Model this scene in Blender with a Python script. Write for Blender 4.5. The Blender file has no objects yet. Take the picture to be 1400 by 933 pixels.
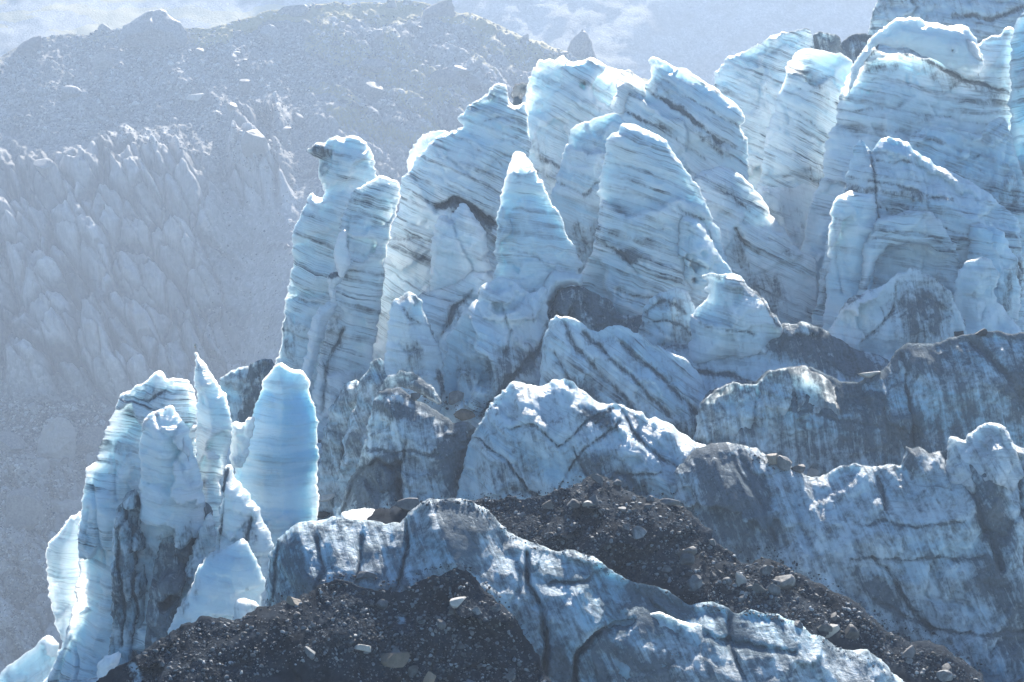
HAZE, SUN_EL, SUN_AZ, SKY, SUN, EXPO = 0.00021, 33, 8, 0.052, 5, 1.32
import bpy, math, random
import numpy as np
from mathutils import Vector, Matrix
from mathutils.geometry import delaunay_2d_cdt
from mathutils.bvhtree import BVHTree

rng = np.random.default_rng(7)
random.seed(7)
scene = bpy.context.scene
COL = scene.collection

# ------------------------------------------------------------------ camera
W, H = 1400.0, 933.0
HF = math.radians(24.0)
PITCH = math.radians(-5.0)
CAMZ = 300.0
HS = 2.0            # the far hillside stands this many times farther out than the icefall's own scale
TH = math.tan(HF / 2)
CP, SP = math.cos(PITCH), math.sin(PITCH)
cam_d = bpy.data.cameras.new("camera")
cam = bpy.data.objects.new("camera", cam_d)
COL.objects.link(cam)
cam.location = (0, 0, CAMZ)
cam.rotation_euler = (math.pi / 2 + PITCH, 0, 0)
cam_d.sensor_width = 36
cam_d.lens = 18 / TH
cam_d.clip_start = 1
cam_d.clip_end = 6000
scene.camera = cam


def ray(px, py):
    """direction of the sight line through a photograph pixel (y component as is)"""
    px = np.asarray(px, float); py = np.asarray(py, float)
    cx = (px - W / 2) / (W / 2) * TH
    cz = (H / 2 - py) / (W / 2) * TH
    return cx, CP - cz * SP, SP + cz * CP


def at(px, py, Y):
    dx, dy, dz = ray(px, py)
    t = Y / dy
    return np.stack([dx * t, Y + 0 * t, CAMZ + dz * t], -1)


# ------------------------------------------------------------------ noise
def _hash(ix, iy, iz, seed):
    h = (ix.astype(np.int64) * 374761393 + iy.astype(np.int64) * 668265263 + iz.astype(np.int64) * 2147483647 + seed * 974711) & 0xFFFFFFFF
    h = ((h ^ (h >> 13)) * 1274126177) & 0xFFFFFFFF
    h = ((h ^ (h >> 15)) * 2246822519) & 0xFFFFFFFF
    return ((h ^ (h >> 16)) & 0xFFFFFF) / float(0xFFFFFF)


def vnoise(p, seed=0):
    """smooth value noise, about -1..1, at points p (n,3)"""
    i = np.floor(p).astype(np.int64)
    f = p - i
    u = f * f * f * (f * (f * 6 - 15) + 10)
    r = 0
    for dx in (0, 1):
        wx = u[:, 0] if dx else 1 - u[:, 0]
        for dy in (0, 1):
            wy = u[:, 1] if dy else 1 - u[:, 1]
            for dz in (0, 1):
                wz = u[:, 2] if dz else 1 - u[:, 2]
                r = r + wx * wy * wz * _hash(i[:, 0] + dx, i[:, 1] + dy, i[:, 2] + dz, seed)
    return r * 2 - 1


def fbm(p, seed=0, oct=4, gain=0.5, lac=2.03):
    a, s, t = 1.0, 0, 0
    q = np.array(p, float)
    for o in range(oct):
        s = s + a * vnoise(q + 17.3 * o, seed + o * 31)
        t += a
        a *= gain
        q = q * lac
    return s / t * 1.6


def ridged(p, seed=0, oct=4):
    a, s, t = 1.0, 0, 0
    q = np.array(p, float)
    for o in range(oct):
        s = s + a * (1 - 2 * np.abs(vnoise(q + 9.1 * o, seed + o * 31)))
        t += a
        a *= .5
        q = q * 2.07
    return s / t


def worley(p, seed=0):
    """F1, F2 and the cell's random value for points p (n,3) lying near a plane: 2D cells on the first two axes"""
    i = np.floor(p[:, :2]).astype(np.int64)
    f1 = np.full(len(p), 9.0); f2 = np.full(len(p), 9.0); cid = np.zeros(len(p)); ox = np.zeros(len(p)); oy = np.zeros(len(p)); c2 = np.zeros(len(p)); c3 = np.zeros(len(p))
    z = np.zeros(len(p), np.int64)
    for dx in (-1, 0, 1):
        for dy in (-1, 0, 1):
            cx, cy = i[:, 0] + dx, i[:, 1] + dy
            jx = cx + _hash(cx, cy, z, seed)
            jy = cy + _hash(cx, cy, z + 1, seed)
            d = np.hypot(jx - p[:, 0], jy - p[:, 1])
            c = _hash(cx, cy, z + 2, seed)
            n = d < f1
            f2 = np.where(n, f1, np.minimum(f2, d))
            cid = np.where(n, c, cid)
            ox = np.where(n, p[:, 0] - jx, ox); oy = np.where(n, p[:, 1] - jy, oy)
            c2 = np.where(n, _hash(cx, cy, z + 3, seed), c2); c3 = np.where(n, _hash(cx, cy, z + 4, seed), c3)
            f1 = np.where(n, d, f1)
    return f1, f2, cid, (c2 - .5) * ox + (c3 - .5) * oy, (c2 - .5) * ox + .3 * (c3 - .5) * oy


def sstep(a, b, x):
    t = np.clip((x - a) / (b - a), 0, 1)
    return t * t * (3 - 2 * t)


# ------------------------------------------------------------------ mesh helpers
def mesh_from(name, V, F, mat=None, smooth=True, attrs=None):
    me = bpy.data.meshes.new(name)
    V = np.asarray(V, np.float32)
    F = np.asarray(F, np.int32)
    k = F.shape[1]
    me.vertices.add(len(V)); me.vertices.foreach_set("co", V.ravel())
    me.loops.add(F.size); me.loops.foreach_set("vertex_index", F.ravel())
    me.polygons.add(len(F))
    me.polygons.foreach_set("loop_start", np.arange(0, F.size, k, dtype=np.int32))
    me.polygons.foreach_set("loop_total", np.full(len(F), k, np.int32))
    if smooth:
        me.polygons.foreach_set("use_smooth", np.ones(len(F), bool))
    for an, av in (attrs or {}).items():
        if av.ndim == 2:
            a = me.attributes.new(an, "FLOAT_VECTOR", "POINT"); a.data.foreach_set("vector", av.astype(np.float32).ravel())
        else:
            a = me.attributes.new(an, "FLOAT", "POINT"); a.data.foreach_set("value", av.astype(np.float32))
    me.update(calc_edges=True)
    me.validate()
    if mat:
        me.materials.append(mat)
    return me


def link(name, me, loc=(0, 0, 0), parent=None, label=None, cat=None, group=None, kind=None):
    o = bpy.data.objects.new(name, me)
    COL.objects.link(o)
    if parent is not None:
        o.parent = parent
        o.location = Vector(loc) - parent.location
    else:
        o.location = loc
    if label and parent is None:
        o["label"] = label
        if cat: o["category"] = cat
    elif label:
        o["label"] = label
    if group: o["group"] = group
    if kind: o["kind"] = kind
    return o


SURF = []          # (V, F) of everything rocks may lie on


def seg_dist(P, A, B):
    """distance of points P (n,2) to the nearest of the segments A-B (m,2)"""
    best = np.full(len(P), 1e9)
    for a, b in zip(A, B):
        ab = b - a
        L = ab @ ab + 1e-9
        t = np.clip(((P - a) @ ab) / L, 0, 1)
        d = np.hypot(P[:, 0] - a[0] - t * ab[0], P[:, 1] - a[1] - t * ab[1])
        best = np.minimum(best, d)
    return best


def inside(P, poly):
    x, y = P[:, 0], P[:, 1]
    r = np.zeros(len(P), bool)
    n = len(poly)
    for i in range(n):
        x1, y1 = poly[i]; x2, y2 = poly[(i + 1) % n]
        c = (y1 > y) != (y2 > y)
        xi = (x2 - x1) * (y - y1) / (y2 - y1 + 1e-12) + x1
        r ^= c & (x < xi)
    return r


THIN = ("tall seracs along the crest", "narrow seracs at the glacier's left edge")
BASES = []         # where the ice sheet passes: points (x, y, z)
_seed = [100]


def ice(name, label, cat, Y, poly, base, tf=4.0, tb=6.0, r=4, R=55, lean=0.12, yaw=0.0, dip=18, bend=0.0, bands=1.0, dirt=0.0,
        crest=(0, 0), patches=(), lines=(), jag=2.1, rough=1.0, flow=0.0, tint=0.3, mat=None, parent=None, group=None, step=2.7,
        sheet=True, facets=1.0, kind=None, rock=False):
    """One body of ice (or of rubble): its outline stands in a leaning plane at distance Y, the front swells tf and the back tb metres
    out of that plane, with a rounded rim and strata, facets and melt hollows as relief."""
    _seed[0] += 13
    if group in THIN or parent is not None:
        tb = tb * .38; tf = tf * .75
    sd = _seed[0]
    poly = np.array(poly, float)
    # resample the outline and fray it along the strata
    pts = []
    n = len(poly)
    for i in range(n):
        a, b = poly[i], poly[(i + 1) % n]
        k = max(1, int(np.hypot(*(b - a)) / 2.4))
        for j in range(k):
            pts.append(a + (b - a) * j / k)
    pts = np.array(pts)
    for _ in range(0 if rock else 1):                            # soften the corners a little
        pts = .5 * pts + .25 * (np.roll(pts, 1, 0) + np.roll(pts, -1, 0))
    tan = np.roll(pts, -1, 0) - np.roll(pts, 1, 0)
    nrm = np.stack([tan[:, 1], -tan[:, 0]], 1)
    nrm /= np.linalg.norm(nrm, axis=1, keepdims=True) + 1e-9
    th = math.radians(dip)
    acr = pts[:, 1] * math.cos(th) - pts[:, 0] * math.sin(th)
    alg = pts[:, 0] * math.cos(th) + pts[:, 1] * math.sin(th)
    nz = fbm(np.stack([alg * .02, acr * .22, 0 * acr + sd], 1), sd, 4, .6) * 1.1 + 1.3 * fbm(np.stack([pts[:, 0] * .05, pts[:, 1] * .05, 0 * acr], 1), sd + 3, 3)
    stp = _hash(np.floor(acr / 9 + .8 * vnoise(np.stack([pts[:, 0] * .03, pts[:, 1] * .03, 0 * acr], 1), sd + 6)).astype(np.int64), np.zeros(len(acr), np.int64), np.zeros(len(acr), np.int64), sd) - .5
    pts = pts + nrm * (nz * jag + (0 if rock else .9) * stp)[:, None]
    lo, hi = pts.min(0), pts.max(0)
    gx = np.arange(lo[0], hi[0], step); gy = np.arange(lo[1], hi[1], step * .88)
    G = np.stack(np.meshgrid(gx, gy), -1)
    G[1::2, :, 0] += step / 2
    G = G.reshape(-1, 2) + rng.uniform(-.35, .35, (G.shape[0] * G.shape[1], 2)) * step * .6
    G = G[inside(G, pts)]
    A, B = pts, np.roll(pts, -1, 0)
    d = seg_dist(G, A, B)
    G = G[d > step * .55]
    allp = np.concatenate([pts, G])
    nb = len(pts)
    vs, es, fs, ov, oe, of = delaunay_2d_cdt([Vector(p) for p in allp], [(i, (i + 1) % nb) for i in range(nb)], [], 1, 1e-4)
    P2 = np.array([(v[0], v[1]) for v in vs])
    F = np.array([f for f in fs if len(f) == 3], np.int32)
    # drop unused vertices
    used = np.unique(F); m = -np.ones(len(P2), int); m[used] = np.arange(len(used)); P2 = P2[used]; F = m[F].astype(np.int32)
    # orientation: make faces look at the camera (pixel y grows downwards)
    a, b, c = P2[F[:, 0]], P2[F[:, 1]], P2[F[:, 2]]
    cr = (b[:, 0] - a[:, 0]) * (c[:, 1] - a[:, 1]) - (b[:, 1] - a[:, 1]) * (c[:, 0] - a[:, 0])
    F = F[np.abs(cr) > 1e-6]; cr = cr[np.abs(cr) > 1e-6]
    F[cr > 0] = F[cr > 0][:, ::-1]
    d = seg_dist(P2, A, B)
    edges = np.sort(np.concatenate([F[:, [0, 1]], F[:, [1, 2]], F[:, [2, 0]]]), 1)
    ue, cnt = np.unique(edges, axis=0, return_counts=True)
    isb = np.zeros(len(P2), bool); isb[ue[cnt == 1].ravel()] = True
    d[isb] = 0
    # the leaning plane
    cx = (lo[0] + hi[0]) / 2
    ref = at(cx, base, Y)
    dx, dy, dz = ray(P2[:, 0], P2[:, 1])
    t = (Y - lean * (ref[2] - CAMZ) - yaw * ref[0]) / (dy - lean * dz - yaw * dx)
    P = np.stack([dx * t, dy * t, CAMZ + dz * t], 1)
    mpp = Y * 2 * TH / W                                          # metres per photograph pixel here
    # strata coordinates
    rel = P - ref
    warp = fbm(np.stack([P[:, 0], P[:, 2], P[:, 1]], 1) * .045, sd + 5, 3)
    across = rel[:, 2] * math.cos(th) + rel[:, 0] * math.sin(th) + bend * rel[:, 0] ** 2 + 1.1 * warp
    along = rel[:, 0] * math.cos(th) - rel[:, 2] * math.sin(th)
    # thickness
    s1 = np.clip(d / r, 0, 1); s2 = np.clip(d / R, 0, 1)
    rim = np.sqrt(1 - (1 - s1) ** 2)
    swell = .55 * s2 + .45 * (1 - (1 - s2) ** 2)
    s3 = np.clip(d / 85, 0, 1)
    if rock:
        front = .05 * tf * rim + .95 * tf * s2
    else:
        front = .085 * r * .7 * rim + .62 * tf * swell
    back = .06 * tb * rim + .94 * tb * (.7 * s3 + .3 * (1 - (1 - s3) ** 2))
    # relief
    q = P.copy()
    fade = np.clip(d / 7, 0, 1)
    rel1 = fbm(q * .10, sd + 11, 4) * .75
    rel2 = ridged(np.stack([along * .08, across * .75, 0 * along], 1), sd + 12, 3) * .16
    wv = .45 * fbm(q * .2, sd + 2, 3); wv2 = .45 * fbm(q * .2, sd + 4, 3)
    w1 = worley(np.stack([along * .13 + wv, across * .20 + wv2, 0 * along], 1), sd + 14)
    w0 = worley(np.stack([along * .055 + wv * .5, across * .07 + wv2 * .5, 0 * along], 1), sd + 18)
    w2 = worley(np.stack([along * .42 + wv, across * .75 + wv2, 0 * along], 1), sd + 17)
    rel3 = (w1[2] - .5) * .45 + 1.9 * w1[3] + 7.0 * w0[3] - .22 * np.exp(-((w1[1] - w1[0]) / .07) ** 2) + .10 * (w2[2] - .5) + .8 * w2[3]
    rel4 = fbm(q * .6, sd + 15, 4, .58) * .20
    fl = math.radians(flow if flow else 80)
    fa = rel[:, 2] * math.cos(fl) + rel[:, 0] * math.sin(fl)
    fb = rel[:, 0] * math.cos(fl) - rel[:, 2] * math.sin(fl)
    rel5 = fbm(np.stack([fa * .75, fb * .09, 0 * fa], 1) + .4 * warp[:, None], sd + 16, 3) * (.55 if flow else .18)
    front = front + fade * rough * (rel1 * (1.0 if not rock else 1.6) + rel2 * min(bands + .3, 1.2) + facets * rel3 + rel4 + rel5)
    # drawn features: grooves, dirt bands, stains and darkened hollows
    D = np.full(len(P2), float(dirt) + (0 if group in THIN or parent is not None or rock else .19))
    for ln in lines:
        lp, w_, ds, dep = ln
        lp = np.array(lp, float)
        wob = P2 + np.stack([fbm(np.stack([P2[:, 0], P2[:, 1], 0 * d], 1) * .03, sd + 20, 3), fbm(np.stack([P2[:, 0], P2[:, 1], 0 * d + 9], 1) * .03, sd + 21, 3)], 1) * 4
        dl = seg_dist(wob, lp[:-1], lp[1:])
        g = np.exp(-(dl / (w_ * .75)) ** 2)
        D = D + .88 * ds * g
        front = front - dep * g
    for pa in patches:
        x0, y0, rx, ry, an, ss = pa
        an = math.radians(an)
        wx = P2[:, 0] - x0 + 9 * fbm(np.stack([P2[:, 0], P2[:, 1], 0 * d], 1) * .025, sd + 22, 4)
        wy = P2[:, 1] - y0 + 9 * fbm(np.stack([P2[:, 0], P2[:, 1], 0 * d + 5], 1) * .025, sd + 23, 4)
        u = (wx * math.cos(an) + wy * math.sin(an)) / rx; v = (-wx * math.sin(an) + wy * math.cos(an)) / ry
        D = D + .80 * ss * (1 - sstep(.35, 1.25, np.hypot(u, v)))
    if crest[0]:
        top = np.full(len(P2), 1e9)                               # how far below the crest
        order = np.argsort(pts[:, 0])
        bins = np.arange(lo[0] - 2, hi[0] + 6, 4.0)
        ty = np.full(len(bins), 1e9)
        ib = ((pts[:, 0] - bins[0]) / 4).astype(int)
        np.minimum.at(ty, ib, pts[:, 1])
        ok = ty < 1e8
        ty = np.interp(bins, bins[ok], ty[ok])
        top = P2[:, 1] - np.interp(P2[:, 0], bins, ty)
        D = D + crest[1] * (1 - sstep(crest[0] * .4, crest[0] * 1.2, top + 6 * fbm(P * .15, sd + 30, 3)))
    front = np.where(isb, 0, np.maximum(front, .02))
    back = np.where(isb, 0, back + fade * 1.2 * fbm(q * .12, sd + 40, 3))
    V1 = P.copy(); V1[:, 1] -= front
    V1[:, 2] += fade * .12 * fbm(q * .8, sd + 41, 2)
    V2 = P.copy(); V2[:, 1] += np.maximum(back, .05)
    nv = len(P)
    m2 = np.where(isb, np.arange(nv), 0)
    nbk = np.where(~isb)[0]
    m2[nbk] = nv + np.arange(len(nbk))
    V = np.concatenate([V1, V2[nbk]])
    FF = np.concatenate([F, m2[F][:, ::-1]])
    sel = np.concatenate([np.arange(nv), nbk])
    bs = .6 + 1.1 * (sd * 0.6180339 % 1)                          # every serac has layers of its own thickness
    st = np.stack([along * (.7 + .3 * bs) + sd, across * bs + .6 * sd, fb], 1)[sel]
    attrs = dict(strata=st, dirt=D[sel], bandw=np.full(len(V), float(bands)), tint=np.full(len(V), float(tint)),
                 flowc=np.stack([fa, fb], 1)[sel] @ np.array([[1, 0, 0], [0, 1, 0]]))
    org = np.array([ref[0], Y, ref[2]])
    me = mesh_from(name, V - org, FF, mat or M["ice"], True, attrs)
    o = link(name, me, org, parent, label, cat, group, kind)
    SURF.append((V1, F))
    if sheet and parent is None:
        for fx in np.linspace(.1, .9, 5):
            b_ = at(lo[0] + fx * (hi[0] - lo[0]), base, Y)
            BASES.append((b_[0], Y, b_[2]))
    return o

# ------------------------------------------------------------------ materials
class NT:
    def __init__(s, name):
        s.m = bpy.data.materials.new(name); s.m.use_nodes = True
        s.t = s.m.node_tree; s.t.nodes.clear()
        s.out = s.n("ShaderNodeOutputMaterial")

    def n(s, typ, **kw):
        x = s.t.nodes.new(typ)
        for k, v in kw.items():
            if k == "ins":
                for a, b in v.items():
                    s.put(x.inputs[a], b)
            else:
                setattr(x, k, v)
        return x

    def put(s, sock, v):
        if hasattr(v, "is_linked") or hasattr(v, "links"):
            s.t.links.new(v, sock)
        else:
            sock.default_value = v

    def math(s, op, a, b=0.0, c=0.0, clamp=False):
        x = s.n("ShaderNodeMath", operation=op, use_clamp=clamp)
        for i, v in enumerate((a, b, c)):
            s.put(x.inputs[i], v)
        return x.outputs[0]

    def vmul(s, v, k):
        x = s.n("ShaderNodeVectorMath", operation="MULTIPLY")
        s.put(x.inputs[0], v); x.inputs[1].default_value = k
        return x.outputs[0]

    def vadd(s, v, w):
        x = s.n("ShaderNodeVectorMath", operation="ADD")
        s.put(x.inputs[0], v); s.put(x.inputs[1], w)
        return x.outputs[0]

    def noise(s, v, scale=1.0, detail=4.0, rough=.55, dist=0.0):
        x = s.n("ShaderNodeTexNoise", noise_dimensions="3D")
        s.put(x.inputs["Vector"], v)
        x.inputs["Scale"].default_value = scale; x.inputs["Detail"].default_value = detail
        x.inputs["Roughness"].default_value = rough; x.inputs["Distortion"].default_value = dist
        return x.outputs["Fac"]

    def ramp(s, f, lo, hi, a=0.0, b=1.0):
        x = s.n("ShaderNodeMapRange", interpolation_type="SMOOTHSTEP")
        s.put(x.inputs["Value"], f)
        for k, v in (("From Min", lo), ("From Max", hi), ("To Min", a), ("To Max", b)):
            s.put(x.inputs[k], v)
        return x.outputs["Result"]

    def mix(s, f, a, b):
        x = s.n("ShaderNodeMix", data_type="RGBA")
        s.put(x.inputs["Factor"], f)
        s.put(x.inputs[6], a if not isinstance(a, tuple) else (*a, 1)); s.put(x.inputs[7], b if not isinstance(b, tuple) else (*b, 1))
        return x.outputs[2]

    def attr(s, name, typ="GEOMETRY"):
        return s.n("ShaderNodeAttribute", attribute_name=name, attribute_type=typ)

    def bump(s, h, strength, dist, normal=None):
        x = s.n("ShaderNodeBump")
        x.inputs["Strength"].default_value = strength; x.inputs["Distance"].default_value = dist
        s.put(x.inputs["Height"], h)
        if normal is not None: s.put(x.inputs["Normal"], normal)
        return x.outputs["Normal"]


def ice_material(name="glacier_ice", dark=0.0):
    s = NT(name)
    pos = s.n("ShaderNodeNewGeometry").outputs["Position"]
    st = s.attr("strata").outputs["Vector"]
    fl = s.attr("flowc").outputs["Vector"]
    dirt = s.attr("dirt").outputs["Fac"]
    bw = s.attr("bandw").outputs["Fac"]
    tint = s.attr("tint").outputs["Fac"]
    A = s.vmul(st, (.034, .62, 0))
    B = s.vmul(st, (.065, 1.7, 0))
    C = s.vmul(st, (.13, 4.4, 0))
    pz = s.vmul(pos, (.11, .11, .11))
    n_a = s.noise(s.vadd(A, s.vmul(pos, (.0, .02, 0))), 1, 6, .62, .35)
    n_b = s.noise(B, 1, 5, .62, .3)
    n_c = s.noise(C, 1, 4, .6, .2)
    n_p = s.noise(pz, 1, 5, .6)
    n_f = s.noise(pos, 2.2, 6, .65)
    n_m = s.noise(pos, .55, 6, .62, .4)
    n_s = s.noise(s.vmul(fl, (1.1, .13, 1)), 1, 8, .70, .9)
    # dirty bands: broad soft, thin dark, hairlines; broken up into patches
    patch = s.ramp(n_p, .38, .62)
    band1 = s.math("MULTIPLY", s.ramp(n_a, .50, .66), s.ramp(n_m, .22, .6))
    band2 = s.math("MULTIPLY", s.ramp(n_b, .52, .68), s.ramp(n_m, .28, .62))
    hair = s.math("MULTIPLY", s.ramp(n_c, .54, .66), s.ramp(n_p, .38, .60))
    bands = s.math("ADD", s.math("MULTIPLY", band1, .74), s.math("ADD", s.math("MULTIPLY", band2, .70), s.math("MULTIPLY", hair, .40)))
    bands = s.math("MULTIPLY", bands, s.math("MULTIPLY", bw, s.ramp(patch, 0, 1, .30, 1.0)))
    # stains: vertex amount broken by noise into streaks and specks
    nn = s.math("ADD", s.math("MULTIPLY", n_m, .45), s.math("ADD", s.math("MULTIPLY", n_f, .30), s.math("MULTIPLY", n_s, .40)))
    thr = s.math("SUBTRACT", .84, s.math("MULTIPLY", dirt, .50))
    nn = s.math("ADD", s.math("MULTIPLY", nn, 1.35), -.20)
    stain = s.ramp(nn, s.math("SUBTRACT", thr, .16), s.math("ADD", thr, .20))
    stain = s.math("MULTIPLY", stain, s.ramp(dirt, 0.0, .35))
    d = s.math("MAXIMUM", bands, stain)
    veil = s.math("MULTIPLY", s.math("MULTIPLY", dirt, .62), s.ramp(s.math("ADD", s.math("MULTIPLY", n_s, .6), s.math("MULTIPLY", n_p, .4)), .32, .68))
    d = s.math("ADD", d, veil, clamp=True)
    d = s.math("MULTIPLY", d, .86, clamp=True)
    # clear ice: white bubbly to dense blue
    nb = s.ramp(s.noise(s.vadd(s.vmul(st, (.05, .22, 0)), s.vmul(pos, (.0, .0, .03))), 1, 4, .6, .5), .38, .68)
    dense = s.math("ADD", s.math("MULTIPLY", nb, s.ramp(tint, 0, 1, .25, .65)), s.math("MULTIPLY", tint, .45), 0, True)
    clean = s.mix(dense, (.88, .925, .935), (.38, .65, .80))
    clean = s.mix(s.math("MULTIPLY", s.ramp(n_m, .45, .7), .22), clean, (.80, .87, .91))
    grit = s.mix(s.ramp(s.math("ADD", s.math("MULTIPLY", n_f, .5), s.math("MULTIPLY", n_s, .5)), .36, .64), (.010, .016, .024), (.125, .152, .18))
    col = s.mix(d, clean, grit)
    h = s.math("ADD", s.math("MULTIPLY", s.math("MULTIPLY", d, n_f), 1.7), s.math("MULTIPLY", n_b, .5))
    h = s.math("ADD", h, s.math("ADD", s.math("MULTIPLY", n_c, .22), s.math("ADD", s.math("MULTIPLY", n_m, .55), s.math("ADD", s.math("MULTIPLY", n_f, .35), s.math("MULTIPLY", n_s, .3)))))
    nor = s.bump(h, .75, .35)
    b = s.n("ShaderNodeBsdfPrincipled")
    s.put(b.inputs["Base Color"], col)
    s.put(b.inputs["Normal"], nor)
    s.put(b.inputs["Roughness"], s.math("ADD", .40, s.math("MULTIPLY", d, .45)))
    b.inputs["IOR"].default_value = 1.31
    s.put(b.inputs["Specular IOR Level"], s.math("SUBTRACT", .45, s.math("MULTIPLY", d, .50), 0, True))
    b.inputs["Subsurface Weight"].default_value = 1.0
    s.put(b.inputs["Subsurface Weight"], s.math("MULTIPLY", s.math("SUBTRACT", 1.0, d, clamp=True), .86))
    b.inputs["Subsurface Radius"].default_value = (.85, .97, 1.0)
    b.inputs["Subsurface Scale"].default_value = 2.0
    s.t.links.new(b.outputs[0], s.out.inputs[0])
    return s.m


def rubble_material():
    s = NT("moraine_rubble")
    pos = s.n("ShaderNodeNewGeometry").outputs["Position"]
    n1 = s.noise(pos, .35, 6, .65)
    n2 = s.noise(pos, 2.6, 6, .7)
    v = s.n("ShaderNodeTexVoronoi", feature="F1"); s.put(v.inputs["Vector"], pos); v.inputs["Scale"].default_value = 2.3
    v2 = s.n("ShaderNodeTexVoronoi", feature="F1"); s.put(v2.inputs["Vector"], pos); v2.inputs["Scale"].default_value = 5.5
    c = s.mix(s.ramp(n1, .35, .68), (.007, .011, .018), (.025, .037, .053))  # dark slate, tinted bluer to carry the blue of the shade
    gravel = s.ramp(s.noise(pos, .16, 5, .6, .6), .42, .60)
    c = s.mix(s.math("MULTIPLY", s.math("MULTIPLY", s.ramp(v2.outputs["Color"], .55, .9), .7), gravel), c, (.10, .13, .16))
    c = s.mix(s.math("MULTIPLY", s.math("MULTIPLY", s.ramp(n2, .55, .75), .3), gravel), c, (.10, .115, .13))
    dirt = s.attr("dirt").outputs["Fac"]                          # here: exposed ice, plus sunlit streaks painted pale into the rubble
    bare_and_lit = s.math("MULTIPLY", s.ramp(s.math("ADD", s.math("MULTIPLY", dirt, .9), s.math("MULTIPLY", n2, .5)), .62, .85), .85)
    c = s.mix(bare_and_lit, c, (.55, .64, .70))
    h = s.math("ADD", s.math("MULTIPLY", s.math("ADD", s.math("MULTIPLY", v.outputs["Distance"], -.6), s.math("MULTIPLY", v2.outputs["Distance"], -.35)), gravel), s.math("MULTIPLY", n2, .4))
    b = s.n("ShaderNodeBsdfPrincipled")
    s.put(b.inputs["Base Color"], c); s.put(b.inputs["Normal"], s.bump(h, .7, .25))
    s.put(b.inputs["Roughness"], s.ramp(n2, .3, .7, .8, 1.0))
    b.inputs["Specular IOR Level"].default_value = .02
    s.t.links.new(b.outputs[0], s.out.inputs[0])
    return s.m


def stone_material(name, lo, hi, rust=.15, each=False):
    s = NT(name)
    oi = s.n("ShaderNodeObjectInfo")
    co = s.n("ShaderNodeTexCoord").outputs["Object"]
    n1 = s.noise(co, .8, 6, .65, .3)
    n2 = s.noise(co, 6, 5, .7)
    c = s.mix(s.ramp(n1, .32, .70), lo, hi)
    c = s.mix(s.math("MULTIPLY", s.ramp(n2, .5, .75), .5), c, tuple(x * .5 for x in lo))
    c = s.mix(s.math("MULTIPLY", s.ramp(oi.outputs["Random"], .5, 1.0), rust), c, (.30, .20, .12))
    hv = s.n("ShaderNodeHueSaturation"); hv.inputs["Saturation"].default_value = 1
    s.put(hv.inputs["Value"], s.ramp(s.n("ShaderNodeNewGeometry").outputs["Random Per Island"], 0, 1, .3, 2.1) if each else s.ramp(s.math("FRACT", s.math("MULTIPLY", oi.outputs["Random"], 7.3)), 0, 1, .65, 1.35)); s.put(hv.inputs["Color"], c)
    b = s.n("ShaderNodeBsdfPrincipled")
    s.put(b.inputs["Base Color"], hv.outputs[0])
    s.put(b.inputs["Normal"], s.bump(s.math("ADD", n1, s.math("MULTIPLY", n2, .4)), .7, .25))
    b.inputs["Roughness"].default_value = .7
    s.t.links.new(b.outputs[0], s.out.inputs[0])
    return s.m


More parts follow.
